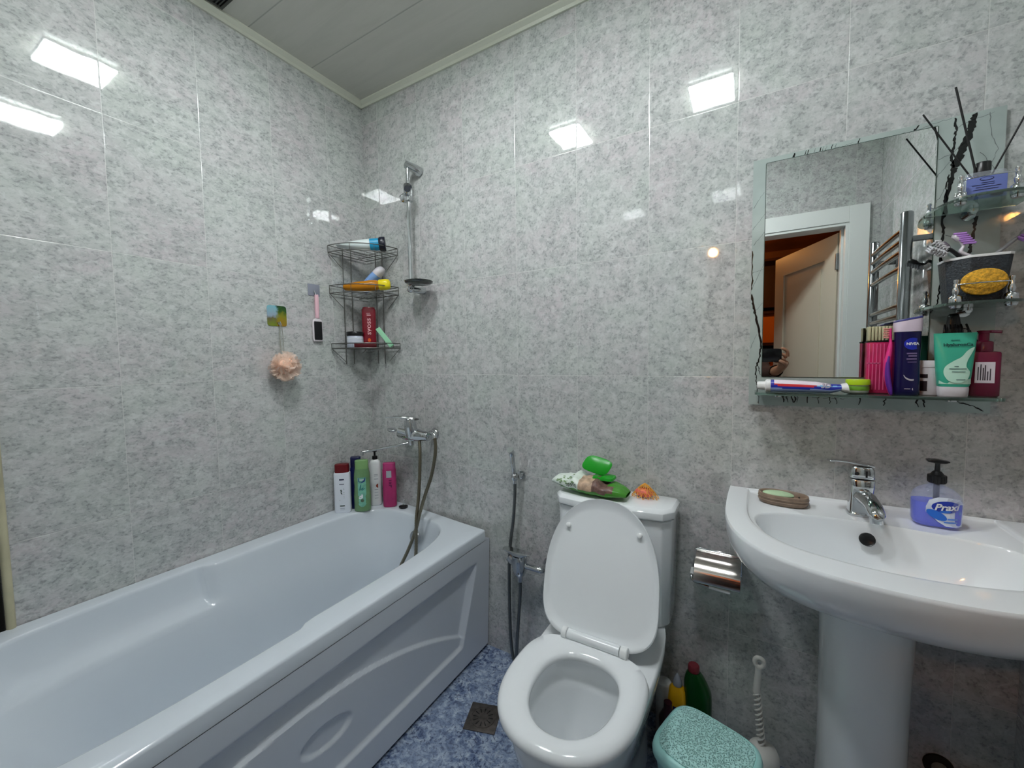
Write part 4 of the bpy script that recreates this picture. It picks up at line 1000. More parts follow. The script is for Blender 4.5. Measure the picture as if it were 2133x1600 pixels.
# teal tube
t=thing('face_wash_tube','teal green squeeze tube with a white swirl, standing on its white cap','tube',(2.052,-.088,ZS))
c=(2.052,-.088,ZS)
def rg(a,b,z,n=2.6,dx=0): return [(c[0]+x+dx,c[1]+y,c[2]+z) for x,y,_ in sup(0,0,a,b,n,56)]
part('cap',G().loft([rg(.0235,.0165,0),rg(.0245,.0175,.002),rg(.0255,.0180,.018),rg(.0250,.0178,.0225)]),M('white_pot',(214,210,216),.3),t)
part('tube_body',G().loft([rg(.0250,.0178,.0228),rg(.0262,.0182,.026),rg(.0290,.0168,.055),rg(.0318,.0130,.090),rg(.0338,.0080,.118),rg(.0350,.0030,.137),rg(.0354,.0014,.142,5),rg(.0354,.0014,.1445,5)]),M('teal_tube',(58,168,140),.3),t)
def tf(u,v,w=0):
    k=v; a=.0262+(.0354-.0262)*min(1,max(0,(k-.026)/.116)); b=.0182*(1-((k-.026)/.118)**1.6) if k<.14 else .0016; b=max(.0014,b)
    uu=max(-.97,min(.97,u/a)); return (c[0]+u,c[1]-b*(1-abs(uu)**2.6)**(1/2.6)-.0007-w,c[2]+v)
g=G()
# white lower field with swirl edge
n=24
def sw(k): 
    return (-.026+.050*k)
V=[];F=[]
def field(name,lo,hi,m,w,ua=-.0255,ub=.0265,nu=26,nv=10):
    g=G(); g.grid(lambda s,t_:tf((ua+(ub-ua)*s),lo(s)+(hi(s)-lo(s))*t_,w),nu,nv); part(name,g,m,t)
MINT=M('pale_mint_print',(186,224,206),.3)
field('pale_base',lambda s:.029,lambda s:.030+.028*abs(2*s-.5)**2 if s<.25 else .030+.012*s+.0,MINT,.0)
g=G(); P=[(-.020,.052),(-.012,.036),(.004,.032),(.018,.040),(.022,.056),(.016,.068),(.018,.082),(.026,.100),(.030,.112),(.018,.104),(.008,.090),(-.006,.080),(-.018,.068)]
cen=(.003,.06); V=[tf(cen[0],cen[1],.0018)]
for q in (.33,.66,1.): V+=[tf(cen[0]+(a-cen[0])*q,cen[1]+(b-cen[1])*q,.0018) for a,b,_ in cat([(a,b,0) for a,b in P],4,True)]
nn=len(P)*4
g.add(V,[(0,1+k,1+(k+1)%nn) for k in range(nn)]+[(1+r*nn+k,1+(r+1)*nn+k,1+(r+1)*nn+(k+1)%nn,1+r*nn+(k+1)%nn) for r in (0,1) for k in range(nn)])
part('swirl_print',g,MINT,t)
g=G(); g.text('HyaluronCa',.0098,lambda u,v,w=0:tf(.003+u,.1175+v,.0035),bold=.0003); part('lettering',g,M('dark_teal_ink',(20,62,62),.4),t,smooth=False)
g=G()
for v,a,b in ((.068,-.004,.003),(.0625,-.012,.016),(.056,-.008,.014),(.038,-.001,.014),(.127,-.008,.006)): patch(g,tf,a,b,v,v+.0014,w=.0030)
part('text_lines',g,M('dark_teal_ink',(20,62,62),.4),t)
# maroon pump
t=thing('pump_bottle','square maroon pump bottle with a white side label, rightmost on the long shelf','bottle',(2.106,-.062,ZS))
c=(2.106,-.062,ZS)
def rg(a,b,z,n=6): return [(c[0]+x,c[1]+y,c[2]+z) for x,y,_ in sup(0,0,a,b,n,40)]
MAR=M('maroon_plastic',(112,24,56),.22)
part('bottle_body',G().loft([rg(.022,.018,0),rg(.0245,.0205,.003),rg(.0245,.0205,.096),rg(.0235,.0195,.100),rg(.016,.014,.102,3)]),MAR,t)
part('pump_neck',G().lathe([(.0155,.1022),(.0155,.122),(.0135,.124),(.0085,.126),(.0085,.142)],c,28),MAR,t)
g=G().lathe([(.0095,.1422),(.0115,.144),(.0115,.148),(.009,.149)],c,28); g.tube([(c[0],c[1],c[2]+.1455),(c[0]+.010,c[1]-.004,c[2]+.146),(c[0]+.024,c[1]-.012,c[2]+.144)],.0035,8)
part('pump_head',g,MAR,t)
f=lambda u,v,w=0:(c[0]+u,c[1]-.0211-w,c[2]+v)
g=G(); patch(g,f,-.018,.013,.031,.078,1,1); part('label',g,M('white_label',(214,206,214),.4),t,smooth=False)
g=G()
for i,(u,h) in enumerate(((-.014,.030),(-.010,.036),(-.006,.028),(-.003,.034),(.001,.020),(.005,.026))): patch(g,f,u,u+.0018,.037,.037+h,1,1,w=.0003)
part('label_print',g,M('dark_print',(52,44,54),.5),t,smooth=False)
# black claw clip hanging
t=thing('hair_clip','black claw hair clip on the long shelf behind the teal tube','hair clip',(2.062,-.045,ZS))
g=G()
g.loft([[(2.045,-.045,ZS+.000),(2.052,-.033,ZS),(2.072,-.033,ZS),(2.080,-.045,ZS),(2.072,-.055,ZS),(2.052,-.055,ZS)],[(2.040,-.045,ZS+.10),(2.050,-.032,ZS+.10),(2.075,-.032,ZS+.10),(2.085,-.045,ZS+.10),(2.075,-.056,ZS+.10),(2.050,-.056,ZS+.10)],[(2.042,-.045,ZS+.145),(2.050,-.032,ZS+.148),(2.070,-.032,ZS+.15),(2.080,-.045,ZS+.145),(2.07,-.054,ZS+.145),(2.05,-.054,ZS+.145)],[(2.048,-.045,ZS+.168),(2.053,-.036,ZS+.175),(2.066,-.036,ZS+.178),(2.074,-.045,ZS+.172),(2.066,-.050,ZS+.172),(2.053,-.050,ZS+.172)],[(2.050,-.045,ZS+.188),(2.053,-.040,ZS+.192),(2.066,-.040,ZS+.194),(2.071,-.045,ZS+.190),(2.066,-.050,ZS+.188),(2.053,-.050,ZS+.186)]])
part('clip_body',g,BLACKP,t,bevel=.003)
g=G()
for i in range(5): g.tube(cat([(2.044+i*.009,-.052,ZS+.165),(2.041+i*.010,-.063,ZS+.150),(2.042+i*.010,-.058,ZS+.132)],4),.0022,6)
part('clip_teeth',g,BLACKP,t)

# ------------------------------------------------------------------ paper holder
t=thing('paper_holder','empty chrome toilet paper holder with a curved cover on the back wall','paper holder',(1.58,-.0005,.59))
part('back_plate',G().box(1.512,1.640,-.004,-.0005,.560,.626),CHROME,t,bevel=.001)
g=G(); prof=[(-.0045,.618),(-.020,.620),(-.045,.617),(-.070,.606),(-.088,.588),(-.095,.570),(-.096,.556)]
P=cat([(0,a,b) for a,b in prof],5)
g.loft([[(x,p[1],p[2]) for p in P]+[(x,p[1]+.0012,p[2]-.0014) for p in P[::-1]] for x in (1.514,1.638)])
part('cover',g,M('brushed_chrome',(196,190,184),.16,1),t)
part('cover_hinge',G().cyl((1.510,-.005,.620),(1.642,-.005,.620),.0035,12),CHROME,t)
part('roll_bar',G().tube(cat([(1.516,-.006,.605),(1.508,-.030,.590),(1.506,-.072,.570),(1.508,-.084,.560),(1.520,-.086,.552),(1.560,-.086,.547),(1.608,-.086,.545)],6),.0032,10),CHROME,t)
part('bar_sleeve',G().cyl((1.556,-.086,.5478),(1.612,-.086,.5448),.0065,16).tube([(1.508,-.058,.580),(1.507,-.078,.568)],[.006,.006],12),WHITEP,t,label='white plastic sleeve')

# ------------------------------------------------------------------ bidet sprayer set
HOSE=M('steel_hose',(120,122,120),.3,1)
def hose(g,pts,r,n=12):
    P=cat(pts,14); 
    rs=[r*(1+.10*(i%2)) for i in range(len(P))]
    return g.tube(P,rs,n)
t=thing('bidet_sprayer','chrome hand bidet spray with its hose looping down beside the toilet','bidet sprayer',(.852,-.0005,.80))
part('holder',G().cyl((.868,-.0008,.775),(.868,-.006,.775),.016,24).cyl((.868,-.005,.775),(.862,-.030,.775),.010,20).lathe([(.013,-.012),(.014,-.010),(.014,.010),(.012,.012),(.010,.012),(.0095,-.012)],(.856,-.040,.775),24),CHROME,t)
part('spray_handle',G().tube(cat([(.857,-.040,.748),(.856,-.040,.775),(.853,-.042,.81),(.850,-.045,.845),(.850,-.050,.872),(.850,-.062,.886)],5),[.0075,.0075,.008,.008,.008,.0085,.0085,.0085,.0085,.009,.009,.009,.009,.0095,.0095,.010,.010,.010,.010,.011,.011,.0115,.012,.0125,.013,.013][:26],16),CHROME,t)
part('trigger',G().tube(cat([(.852,-.052,.858),(.858,-.058,.830),(.862,-.054,.800)],5),.0035,8),CHROME,t)
g=G(); hose(g,[(.857,-.040,.748),(.853,-.035,.70),(.842,-.030,.60),(.826,-.028,.50),(.818,-.028,.40),(.818,-.030,.25),(.822,-.032,.12),(.830,-.033,.035),(.842,-.035,.008),(.852,-.038,.03),(.862,-.045,.12),(.878,-.055,.25),(.888,-.062,.33),(.891,-.066,.372)],.0062)
part('hose',g,HOSE,t)
t=thing('bidet_valve','chrome angle mixer valve feeding the bidet hose, on the wall left of the toilet','valve',(.95,-.0005,.455))
part('wall_flange',G().lathe([(.026,0),(.026,.003),(.016,.013),(.012,.014)],(.987,-.0006,.437),28,mat=Matrix.Rotation(PI/2,3,'X')),CHROME,t)
part('inlet_pipe',G().tube(cat([(.987,-.010,.437),(.985,-.050,.437),(.978,-.064,.438),(.955,-.067,.440),(.905,-.068,.442)],5),.0115,16),CHROME,t)
part('valve_body',G().tube([(.89,-.068,.395),(.89,-.068,.41),(.89,-.068,.43),(.889,-.068,.462),(.889,-.068,.478)],[.016,.025,.030,.031,.028],24).tube([(.889,-.068,.44),(.862,-.068,.455),(.848,-.068,.466)],[.020,.022,.023],20),CHROME,t)
part('nut',G().tube([(.891,-.067,.372),(.891,-.067,.396)],[.011,.012],6),CHROME,t)
part('valve_lever',G().loft([sup(.888,-.070,.030,.022,3,32,.480),sup(.884,-.070,.050,.020,4,32,.488),sup(.880,-.071,.062,.018,4,32,.492),sup(.880,-.071,.060,.016,4,32,.495)]),CHROME,t)

# ------------------------------------------------------------------ shower rail
t=thing('shower_rail','vertical chrome shower slide rail with an empty slider and a round soap tray','shower rail',(.355,-.0005,1.56))
for z,nm in ((2.080,'top_bracket'),(1.562,'bottom_bracket')):
    g=G()
    if z>2: g.tube([(.366,-.0006,z-.008),(.362,-.022,z-.004),(.352,-.052,z+.002),(.348,-.068,z+.004)],[.021,.0205,.0175,.016],24)
    else: g.tube([(.372,-.0006,z-.012),(.364,-.030,z-.012),(.350,-.060,z-.010)],[.017,.015,.013],20); g.ell((.350,-.058,z+.012),(.0165,.0165,.020)); g.ell((.350,-.060,z-.012),(.0165,.0165,.015))
    part(nm,g,CHROME,t)
part('rail_pipe',G().cyl((.350,-.060,1.575),(.350,-.060,2.070),.0088,20),CHROME,t)
g=G().cyl((.350,-.060,1.930),(.350,-.060,1.980),.0185,24).tube([(.356,-.064,1.958),(.318,-.060,1.946)],[.017,.020],24)
g.tube([(.350,-.066,1.958),(.374,-.090,1.968)],[.016,.016],20)
part('slider',g,CHROME,t,bevel=.0015)
part('holder_cone',G().tube([(.366,-.082,1.982),(.386,-.102,1.962)],[.0165,.0135],20).tube([(.384,-.080,1.982),(.394,-.090,1.971)],.006,10),DCHROME,t)
g=G().lathe([(0,-.004),(.050,-.004),(.058,.001),(.060,.007),(.058,.0085),(.052,.004),(0,.003)],(.418,-.082,1.5685),40)
for k in range(10): 
    a=2*PI*k/10; g.cyl((.418+.03*math.cos(a),-.082+.03*math.sin(a),1.5718),(.418+.03*math.cos(a),-.082+.03*math.sin(a),1.5745),.003,8)
part('soap_tray',g,M('smoky_chrome_tray',(96,100,98),.18,1),t)
part('tray_arm',G().tube([(.350,-.062,1.566),(.376,-.072,1.566)],[.010,.008],14).lathe([(.008,.003),(.009,.014),(.006,.018),(0,.019)],(.425,-.082,1.5685),16),CHROME,t)

# ------------------------------------------------------------------ bath mixer
t=thing('bath_mixer','chrome bath and shower mixer tap above the tub with a long thin swivel spout','tap',(.372,-.0005,.905))
for x in (.285,.415):
    part('wall_flange',G().lathe([(.024,0),(.024,.003),(.019,.010),(.016,.012)],(x,-.0006,.905),28,mat=Matrix.Rotation(PI/2,3,'X')),CHROME,t)
    part('union_nut',G().tube([(x,-.012,.905),(x,-.040,.905)],[.0165,.0165],6),CHROME,t)
g=G().tube(cat([(.262,-.070,.905),(.275,-.070,.905),(.30,-.073,.906),(.352,-.078,.908),(.40,-.073,.906),(.428,-.070,.905),(.441,-.070,.905)],4),[.019,.021,.021,.021,.022,.022,.023,.024,.026,.027,.028,.028,.028,.028,.027,.026,.024,.023,.022,.022,.021,.021,.021,.020,.018],24)
g.cyl((.275,-.038,.905),(.275,-.072,.905),.017,20).cyl((.428,-.038,.905),(.428,-.072,.905),.017,20)
part('mixer_body',g,CHROME,t,clean=False)
part('cartridge_dome',G().tube([(.352,-.080,.905),(.352,-.088,.938),(.352,-.092,.964),(.351,-.093,.976),(.351,-.093,.980)],[.0275,.0275,.026,.023,.012],28),CHROME,t)
g=G(); Lp=[(.372,-.080,.977,.018,.005),(.352,-.094,.984,.024,.006),(.325,-.112,.990,.020,.0045),(.298,-.130,.991,.015,.003),(.272,-.146,.988,.011,.0025)]
g.loft([[(x+w*.6*math.cos(a),y+w*.8*math.cos(a),z+h*math.sin(a)) for a in [2*PI*k/16 for k in range(16)]] for x,y,z,w,h in Lp])
part('lever',g,CHROME,t)
part('diverter_knob',G().tube([(.335,-.090,.915),(.305,-.105,.925),(.296,-.110,.928)],[.016,.013,.012],18).ell((.272,-.124,.930),(.034,.020,.010),24,12,mat=Matrix.Rotation(-.45,3,'Z')),CHROME,t)
g=G().tube([(.345,-.080,.895),(.345,-.080,.868),(.345,-.080,.860)],[.014,.013,.012],20)
g.tube(cat([(.345,-.080,.872),(.325,-.100,.868),(.295,-.150,.862),(.262,-.215,.857),(.236,-.262,.853)],6),.0052,12)
part('swivel_spout',g,CHROME,t,clean=False)
part('spout_tip',G().tube([(.238,-.258,.856),(.236,-.262,.840)],[.0075,.0078],18),CHROME,t)
part('hose_elbow',G().tube(cat([(.440,-.074,.912),(.462,-.082,.925),(.478,-.086,.926),(.490,-.090,.918),(.494,-.092,.905)],5),.0105,16),CHROME,t)
HG=M('bronze_steel_hose',(128,122,106),.32,1)
g=G(); hose(g,[(.494,-.092,.908),(.500,-.095,.87),(.498,-.10,.82),(.482,-.108,.74),(.460,-.125,.66),(.444,-.140,.59),(.428,-.150,.52),(.402,-.165,.44),(.372,-.190,.36),(.330,-.25,.22),(.31,-.32,.152)],.0068)
part('shower_hose',g,HG,t)
g=G(); hose(g,[(.392,-.078,.885),(.405,-.09,.83),(.414,-.105,.74),(.422,-.125,.64),(.430,-.148,.57),(.437,-.160,.50),(.446,-.175,.42),(.452,-.21,.30),(.46,-.28,.18),(.44,-.36,.150),(.38,-.40,.147)],.0068)
part('shower_hose',g,HG,t)

# ------------------------------------------------------------------ corner rack
t=thing('corner_rack','three tier grey wire rack fixed in the corner left of the shower rail','wire rack',(.06,-.06,1.29))
def arc(z,r=.212,k=.0,n=18,ex=.0):
    P=[(.010,-r-.010,z)]
    for i in range(n+1):
        a=-PI/2+ (PI/2)*i/n
        P.append((.010+r*math.cos(a)**.9 if math.cos(a)>0 else .010,-.010+r*math.sin(a) if False else -.010-r*abs(math.sin(a))**.9,z))
    return P
def tier(z,lip,name):
    g=G()
    A=arc(z)[1:]; B=arc(z+lip)[1:]
    g.tube(A,.0022,8); g.tube(B,.0022,8)
    g.tube([A[0],(.010,-.010,z),A[-1]],.0020,8); g.tube([B[0],(.008,-.010,z+lip),B[-1]],.0018,8)
    for i in range(1,6):
        s_=i/6; x=.010+.212*s_; 
        yy=-.010-.212*(1-s_**2.2)**(1/2.2)
        g.cyl((x,-.010,z),(x,yy,z),.0012,6)
    g.tube(cat([(.05,-.06,z-.0),(.07,-.10,z-.018),(.10,-.13,z-.022),(.14,-.11,z-.018),(.16,-.06,z-.0)],6),.0014,6)
    for P0,P1 in (((.010,-.222,z),(.010,-.15,z-.060)),((.222,-.010,z),(.15,-.010,z-.060)),((.010,-.222,z),(.010,-.222,z+lip)),((.222,-.010,z),(.222,-.010,z+lip))): g.cyl(P0,P1,.0014,6)
    for i in (6,12): g.cyl(A[i],B[i],.0012,6)
    part(name,g,WIRE,t)
for z,l in ((1.727,.030),(1.545,.034),(1.297,.022)): tier(z,l,'tier')
g=G()
for x,y in ((.010,-.147),(.010,-.102),(.072,-.010),(.118,-.010)): g.cyl((x,y,1.225),(x,y,1.765),.0022,8)
part('upright_wires',g,WIRE,t)
def ax_bottle(name,label,catg,a,b,secs,mat,extra=(),n=2.4,loc=None):
    """bottle lying along a->b ; secs=(s along, half width, half thickness)"""
    A,B=Vector(a),Vector(b); d=(B-A).normalized(); L=(B-A).length
    up=Vector((0,0,1)); sd=d.cross(up).normalized(); upv=sd.cross(d).normalized()
    t=thing(name,label,catg,loc or a)
    def R(s,w,h,dz=0): 
        c=A+d*s*L; return [tuple(c+sd*x+upv*(y+dz)) for x,y,_ in sup(0,0,w,h,n,36)]
    def mk(nm,ss_,m): part(nm,G().loft([R(*q) for q in ss_]),m,t)
    mk('bottle_body',secs,mat)
    for nm,ss_,m in extra: mk(nm,ss_,m)
    return t,A,d,sd,upv,L
ax_bottle('cream_tube','white tube with a blue band and black cap lying on the top wire tier','tube',(.050,-.192,1.754),(.188,-.070,1.770),
  [(-.05,.030,.002),(0,.0305,.004),(.2,.0295,.014),(.5,.0285,.0225),(.72,.027,.0255)],M('glossy_white_tube',(218,228,226),.25),
  [('blue_band',[(.722,.0271,.0256),(.80,.0271,.0262),(.93,.0271,.0266)],M('cyan_blue_band',(36,148,190),.3)),('cap',[(.935,.0275,.028),(.96,.0295,.0315),(1.07,.0295,.0318),(1.085,.027,.030)],M('blue_black_cap',(14,18,34),.3))],loc=(.10,-.13,1.73))
t,A,d,sd,upv,L=ax_bottle('shower_bottle','pale blue bottle with a white hooked cap leaning on the middle wire tier','bottle',(.070,-.088,1.568),(.152,-.040,1.672),
  [(0,.028,.017),(.05,.033,.020),(.4,.035,.022),(.62,.034,.021),(.70,.031,.020)],M('pale_blue_bottle',(122,160,214),.3),
  [('cap',[(.702,.0315,.0205),(.76,.0325,.021),(.90,.029,.019),(1.0,.018,.013,-.002),(1.03,.009,.008,-.004)],M('white_pot',(214,210,216),.3))],loc=(.08,-.08,1.55))
c0=A+d*L*.42-upv*-.0 ; fr=-sd if (-sd).y<0 else sd
fr=Vector((.78,-.62,.0)).normalized()
g=G(); 
for q,(a,b) in enumerate(((-.010,-.008),(-.002,.0),(.006,-.004),(.010,.006))): 
    e1=Vector((fr.y,-fr.x,0))*-1; g.ell(tuple(A+d*L*(.42+.05*q)+fr*.0225+e1*a*.6),(.003,.0015,.006),10,6)
part('logo_print',g,M('navy_ink',(26,30,66),.5),t)
ax_bottle('sunscreen_bottle','translucent orange bottle with a round yellow cap lying on the middle wire tier','bottle',(.068,-.184,1.571),(.202,-.062,1.588),
  [(-.03,.018,.008),(.0,.022,.014),(.3,.026,.0205),(.6,.029,.0235),(.74,.027,.0225),(.80,.021,.019)],M('amber_bottle',(212,136,28),.2,trans=.25,ior=1.3),
  [('cap',[(.80,.0205,.0195),(.82,.0240,.0235),(.98,.0255,.0245),(1.06,.0225,.0215),(1.09,.014,.014)],M('yellow_cap',(234,212,30),.3))],loc=(.12,-.13,1.55))
t=lathe_thing('hair_mask_jar','round silver white jar with a black lid on the lowest wire tier','jar',(.062,-.135,1.3005),[
 ('jar_body',[(.033,0),(.036,.003),(.036,.052),(.034,.055)],M('silver_white_jar',(196,202,216),.3)),
 ('lid',[(.0375,.0552),(.0380,.057),(.0380,.072),(.0365,.074),(0,.074)],BLACKP)])
g=G()
for z in (.018,.026,.033,.041): g.lathe([(.0362,z),(.0364,z+.0003),(.0364,z+.002),(.0362,z+.0023)],(.062,-.135,1.3005),36)
part('stripes',g,M('white_ink',(232,234,236),.4),t)
# red shampoo
c=(.088,-.074,1.3005); RB=M('crimson_bottle',(122,12,32),.25,coat=.3)
def lab5(t,fm):
    f=fm(.0012)
    part('lettering',G().text('syoss',.035,lambda u,v,w=0:f(-v*.9-.001,.100+u*1.05),bold=.0004),M('pink_silver_ink',(226,170,176),.35),t,smooth=False)
    g=G(); patch(g,f,-.010,.008,.158,.1595); patch(g,f,-.009,.007,.162,.163); patch(g,f,-.008,.010,.150,.1545)
    g.m=1; disc(g,f,0,.036,.007,.009,18); part('printed_text',g,[M('pink_silver_ink',(226,170,176),.35),M('orange_ink',(220,90,40),.4)],t)
bottle('red_shampoo_bottle','tall crimson shampoo bottle with vertical silver lettering on the lowest wire tier',c,RD(46),.0315,.018,.18,RB,[(1.0,.10),((1.0,1.0),.178),((.97,.97),.182)],RB,(.0275,.016,.182,.191),3.2,labels=lab5)
g=G(); P0=Vector((.106,-.176,1.3005)); e=Vector((.098,.114,0)).normalized(); n_=Vector((e.y,-e.x,0))
g.loft([[tuple(P0+n_*a+e*s_*1.+Vector((0,0,z))) for a,z in ((0,0),(.016,0),(.016,.021),(0,.021))] for s_ in (0,.095)])
single('soap_box',g,M('wine_red_box',(84,10,22),.35),'small dark red box lying in front of the crimson bottle on the lowest wire tier','box',(.15,-.14,1.3005),bevel=.002)
g=G(); a=Vector((.135,-.065,1.3905)); b=Vector((.205,-.045,1.305)); dd=(b-a).normalized(); s1=Vector((.62,-.75,.2)); s1=(s1-dd*s1.dot(dd)).normalized(); s2=dd.cross(s1)
g.loft([[tuple(p+s1*x+s2*y) for x,y in ((-.006,-.011),(.006,-.011),(.006,.011),(-.006,.011))] for p in (a,b)])
single('green_sponge',g,M('mint_foam',(150,206,168),.9,bump=.5,bscale=400),'mint green foam bar leaning at the right end of the lowest wire tier','sponge',(.19,-.05,1.31),bevel=.0015)

# ------------------------------------------------------------------ wall hooks
t=thing('adhesive_hook','square adhesive wall hook with a green and yellow landscape picture, holding the bath puff','hook',(.0005,-.459,1.425))
PIC=bpy.data.materials.new('landscape_picture'); PIC.use_nodes=True; k=NB(PIC); bb=PIC.node_tree.nodes['Principled BSDF']
geo=k.n('ShaderNodeNewGeometry'); sp=k.n('ShaderNodeSeparateXYZ'); k.l(geo.outputs['Position'],sp.inputs[0])
nz=k.noise(geo.outputs['Position'],60,4,.6); zz=k.m('DIVIDE',k.m('SUBTRACT',sp.outputs[2],1.384),.083); yy=k.m('DIVIDE',k.m('ADD',sp.outputs[1],.498),.078)
c1=k.ramp(k.m('ADD',zz,k.m('MULTIPLY_ADD',nz,.5,-.25)),[(.05,(116,132,30)),(.35,(104,96,60)),(.55,(140,160,176)),(.95,(120,178,190))])
c2=k.ramp(k.m('ADD',zz,k.m('MULTIPLY_ADD',nz,.6,-.3)),[(.1,(150,116,24)),(.5,(128,128,20)),(.75,(40,84,22)),(.95,(28,66,30))])
k.l(k.mix(k.mr(k.m('ADD',yy,k.m('MULTIPLY_ADD',nz,.5,-.25)),.42,.58),c1,c2),bb.inputs['Base Color']); bb.inputs['Roughness'].default_value=.25
g=G().loft([[(.0006,y,z) for y,z,_ in sup(-.459,1.425,.039,.041,9,40)],[(.0022,y,z) for y,z,_ in sup(-.459,1.425,.039,.041,9,40)]])
part('backing_plate',g,PIC,t)
part('hook',G().tube(cat([(.0022,-.457,1.400),(.006,-.457,1.396),(.014,-.457,1.390),(.018,-.457,1.394),(.018,-.457,1.401)],5),.0022,8),CHROME,t)
t=thing('bath_puff','peach coloured mesh bath puff hanging by a grey cord on the left wall','bath puff',(.048,-.462,1.16))
g=G(); rr=random.Random(5)
C0=Vector((.050,-.462,1.222))
for i in range(84):
    # ruffled petals of netting
    d_=Vector((rr.gauss(0,1),rr.gauss(0,1),rr.gauss(0,.9))).normalized(); d_.x*=.62
    e1=d_.orthogonal().normalized(); e2=d_.cross(e1).normalized(); R_=.048+rr.random()*.014; w=.017+rr.random()*.010
    def petal(u,v,d_=d_,e1=e1,e2=e2,R_=R_,w=w,ph=rr.random()*6):
        a=(u-.5)*2.2; r=R_*(.35+.65*v); off=w*v
        p=C0+d_*r+e1*math.sin(a)*off*1.2+e2*math.cos(3*a+ph)*off*.42*v+e2*math.sin(a*1.7+ph)*.008
        if p.x<.003: p.x=.003
        return tuple(p)
    g.grid(petal,8,4)
PF=M('peach_netting',(248,222,204),.75,sub=.0,alpha=.5,var=.06,vscale=30,sheen=.3)
part('netting',g,PF,t,clean=False)
part('core',G().ell(tuple(C0),(.028,.037,.034),20,12),M('peach_core',(232,192,168),.8,bump=.8,bscale=140,var=.12,vscale=60),t)
part('cord',G().tube(cat([(.010,-.4585,1.392),(.016,-.4565,1.388),(.016,-.459,1.36),(.022,-.462,1.31),(.036,-.464,1.265)],6),.0018,8).tube(cat([(.018,-.4575,1.402),(.019,-.452,1.385),(.026,-.452,1.33),(.038,-.458,1.27)],6),.0014,8),M('grey_cord',(140,140,130),.6),t)
t=thing('adhesive_hook','small square translucent grey adhesive hook, holding the pink handled foot file','hook',(.0005,-.293,1.552))
part('backing_plate',G().box(.0006,.0020,-.321,-.265,1.525,1.576),M('translucent_grey_pad',(152,156,170),.25,trans=.2),t,bevel=.001)
part('hook',G().tube(cat([(.002,-.292,1.548),(.006,-.292,1.540),(.012,-.291,1.528),(.015,-.291,1.532)],5),.0024,8),DCHROME,t)
t=thing('foot_file','pink handled foot file with a black rasp pad hanging beside the wire rack','foot file',(.013,-.288,1.33))
def fp(w,z,x=.010): return (x,-.288+w,z)
hp=[(-.0045,1.532),(-.007,1.528),(-.008,1.51),(-.0085,1.47),(-.007,1.44),(-.008,1.428)]
o=[(-.0205,1.418),(-.0225,1.410),(-.0225,1.335),(-.0190,1.328)]
pl=hp+o; poly=[(a,b) for a,b in pl]+[(-a,b) for a,b in pl[::-1]]
part('handle',G().prism([(a,b) for a,b in hp]+[(-a,b) for a,b in hp[::-1]],lambda a,b,d:(d,-.288+a-.0006*0,b),.006,.016),M('pale_pink_plastic',(232,188,198),.3),t,bevel=.002)
part('frame',G().prism([(-.008,1.4278),(-.0205,1.420),(-.0230,1.410),(-.0230,1.336),(-.0195,1.328),(.0195,1.328),(.0230,1.336),(.0230,1.410),(.0205,1.420),(.008,1.4278)],lambda a,b,d:(d,-.288+a,b),.005,.013),M('white_frame_plastic',(224,216,220),.3),t,bevel=.002)
part('rasp_pad',G().prism([(-.0175,1.414),(-.0185,1.408),(-.0185,1.340),(-.0170,1.334),(.0170,1.334),(.0185,1.340),(.0185,1.408),(.0175,1.414)],lambda a,b,d:(d,-.288+a,b),.0132,.0155),M('black_rasp',(14,15,18),.8,bump=1.,bscale=600),t,bevel=.0006)

# ------------------------------------------------------------------ around the floor
t=thing('floor_drain','square dark metal floor drain with radial slots','drain',(.875,-.318,0))
dc=(.877,-.312); a0=math.radians(18)
def dr_(x,y,z): return (dc[0]+x*math.cos(a0)-y*math.sin(a0),dc[1]+x*math.sin(a0)+y*math.cos(a0),z)
DM=M('tarnished_steel',(88,82,78),.5,.6,var=.2,vscale=60)
h=.055
part('plate',G().loft([[dr_(x,y,z) for x,y in ((-h,-h),(h,-h),(h,h),(-h,h))] for z in (.0005,.003)]),DM,t,bevel=.0006)
g=G()
for k_ in range(12):
    a=2*PI*k_/12; g.add([dr_(r*math.cos(a)-w*math.sin(a),r*math.sin(a)+w*math.cos(a),.0034) for r,w in ((.018,-.0008),(.034,-.0021),(.036,0),(.034,.0021),(.018,.0008))],[(0,1,2,3,4)])
part('slots',g,M('slot_black',(10,9,9),.8),t,smooth=False,clean=False)
part('rim_ring',G().tube([(dc[0]+.0415*math.cos(2*PI*q/40),dc[1]+.0415*math.sin(2*PI*q/40),.0034) for q in range(40)],.0009,6,closed=True),DM,t)

# bin
t=thing('waste_bin','mint green plastic pedal style bin with a woven texture lid beside the toilet','bin',(1.575,-.37,0))
MINTP=M('mint_plastic',(168,220,215),.35)
MINTW=bpy.data.materials.new('mint_woven_plastic'); MINTW.use_nodes=True; k=NB(MINTW); bb=MINTW.node_tree.nodes['Principled BSDF']
geo=k.n('ShaderNodeNewGeometry'); bb.inputs['Base Color'].default_value=lin((140,210,202)); bb.inputs['Roughness'].default_value=.35
vo=k.n('ShaderNodeTexVoronoi'); vo.inputs['Scale'].default_value=300; k.l(geo.outputs['Position'],vo.inputs['Vector'])
bp_=k.n('ShaderNodeBump'); bp_.inputs['Strength'].default_value=1.; bp_.inputs['Distance'].default_value=.003; k.l(k.mr(vo.outputs['Distance'],.12,.55,0,1),bp_.inputs['Height']); bp_.invert=True; k.l(bp_.outputs['Normal'],bb.inputs['Normal'])
k.l(k.mix(k.mr(vo.outputs['Distance'],.45,.15),lin((178,224,219)),lin((148,204,199))),bb.inputs['Base Color'])
br_=math.radians(-16)
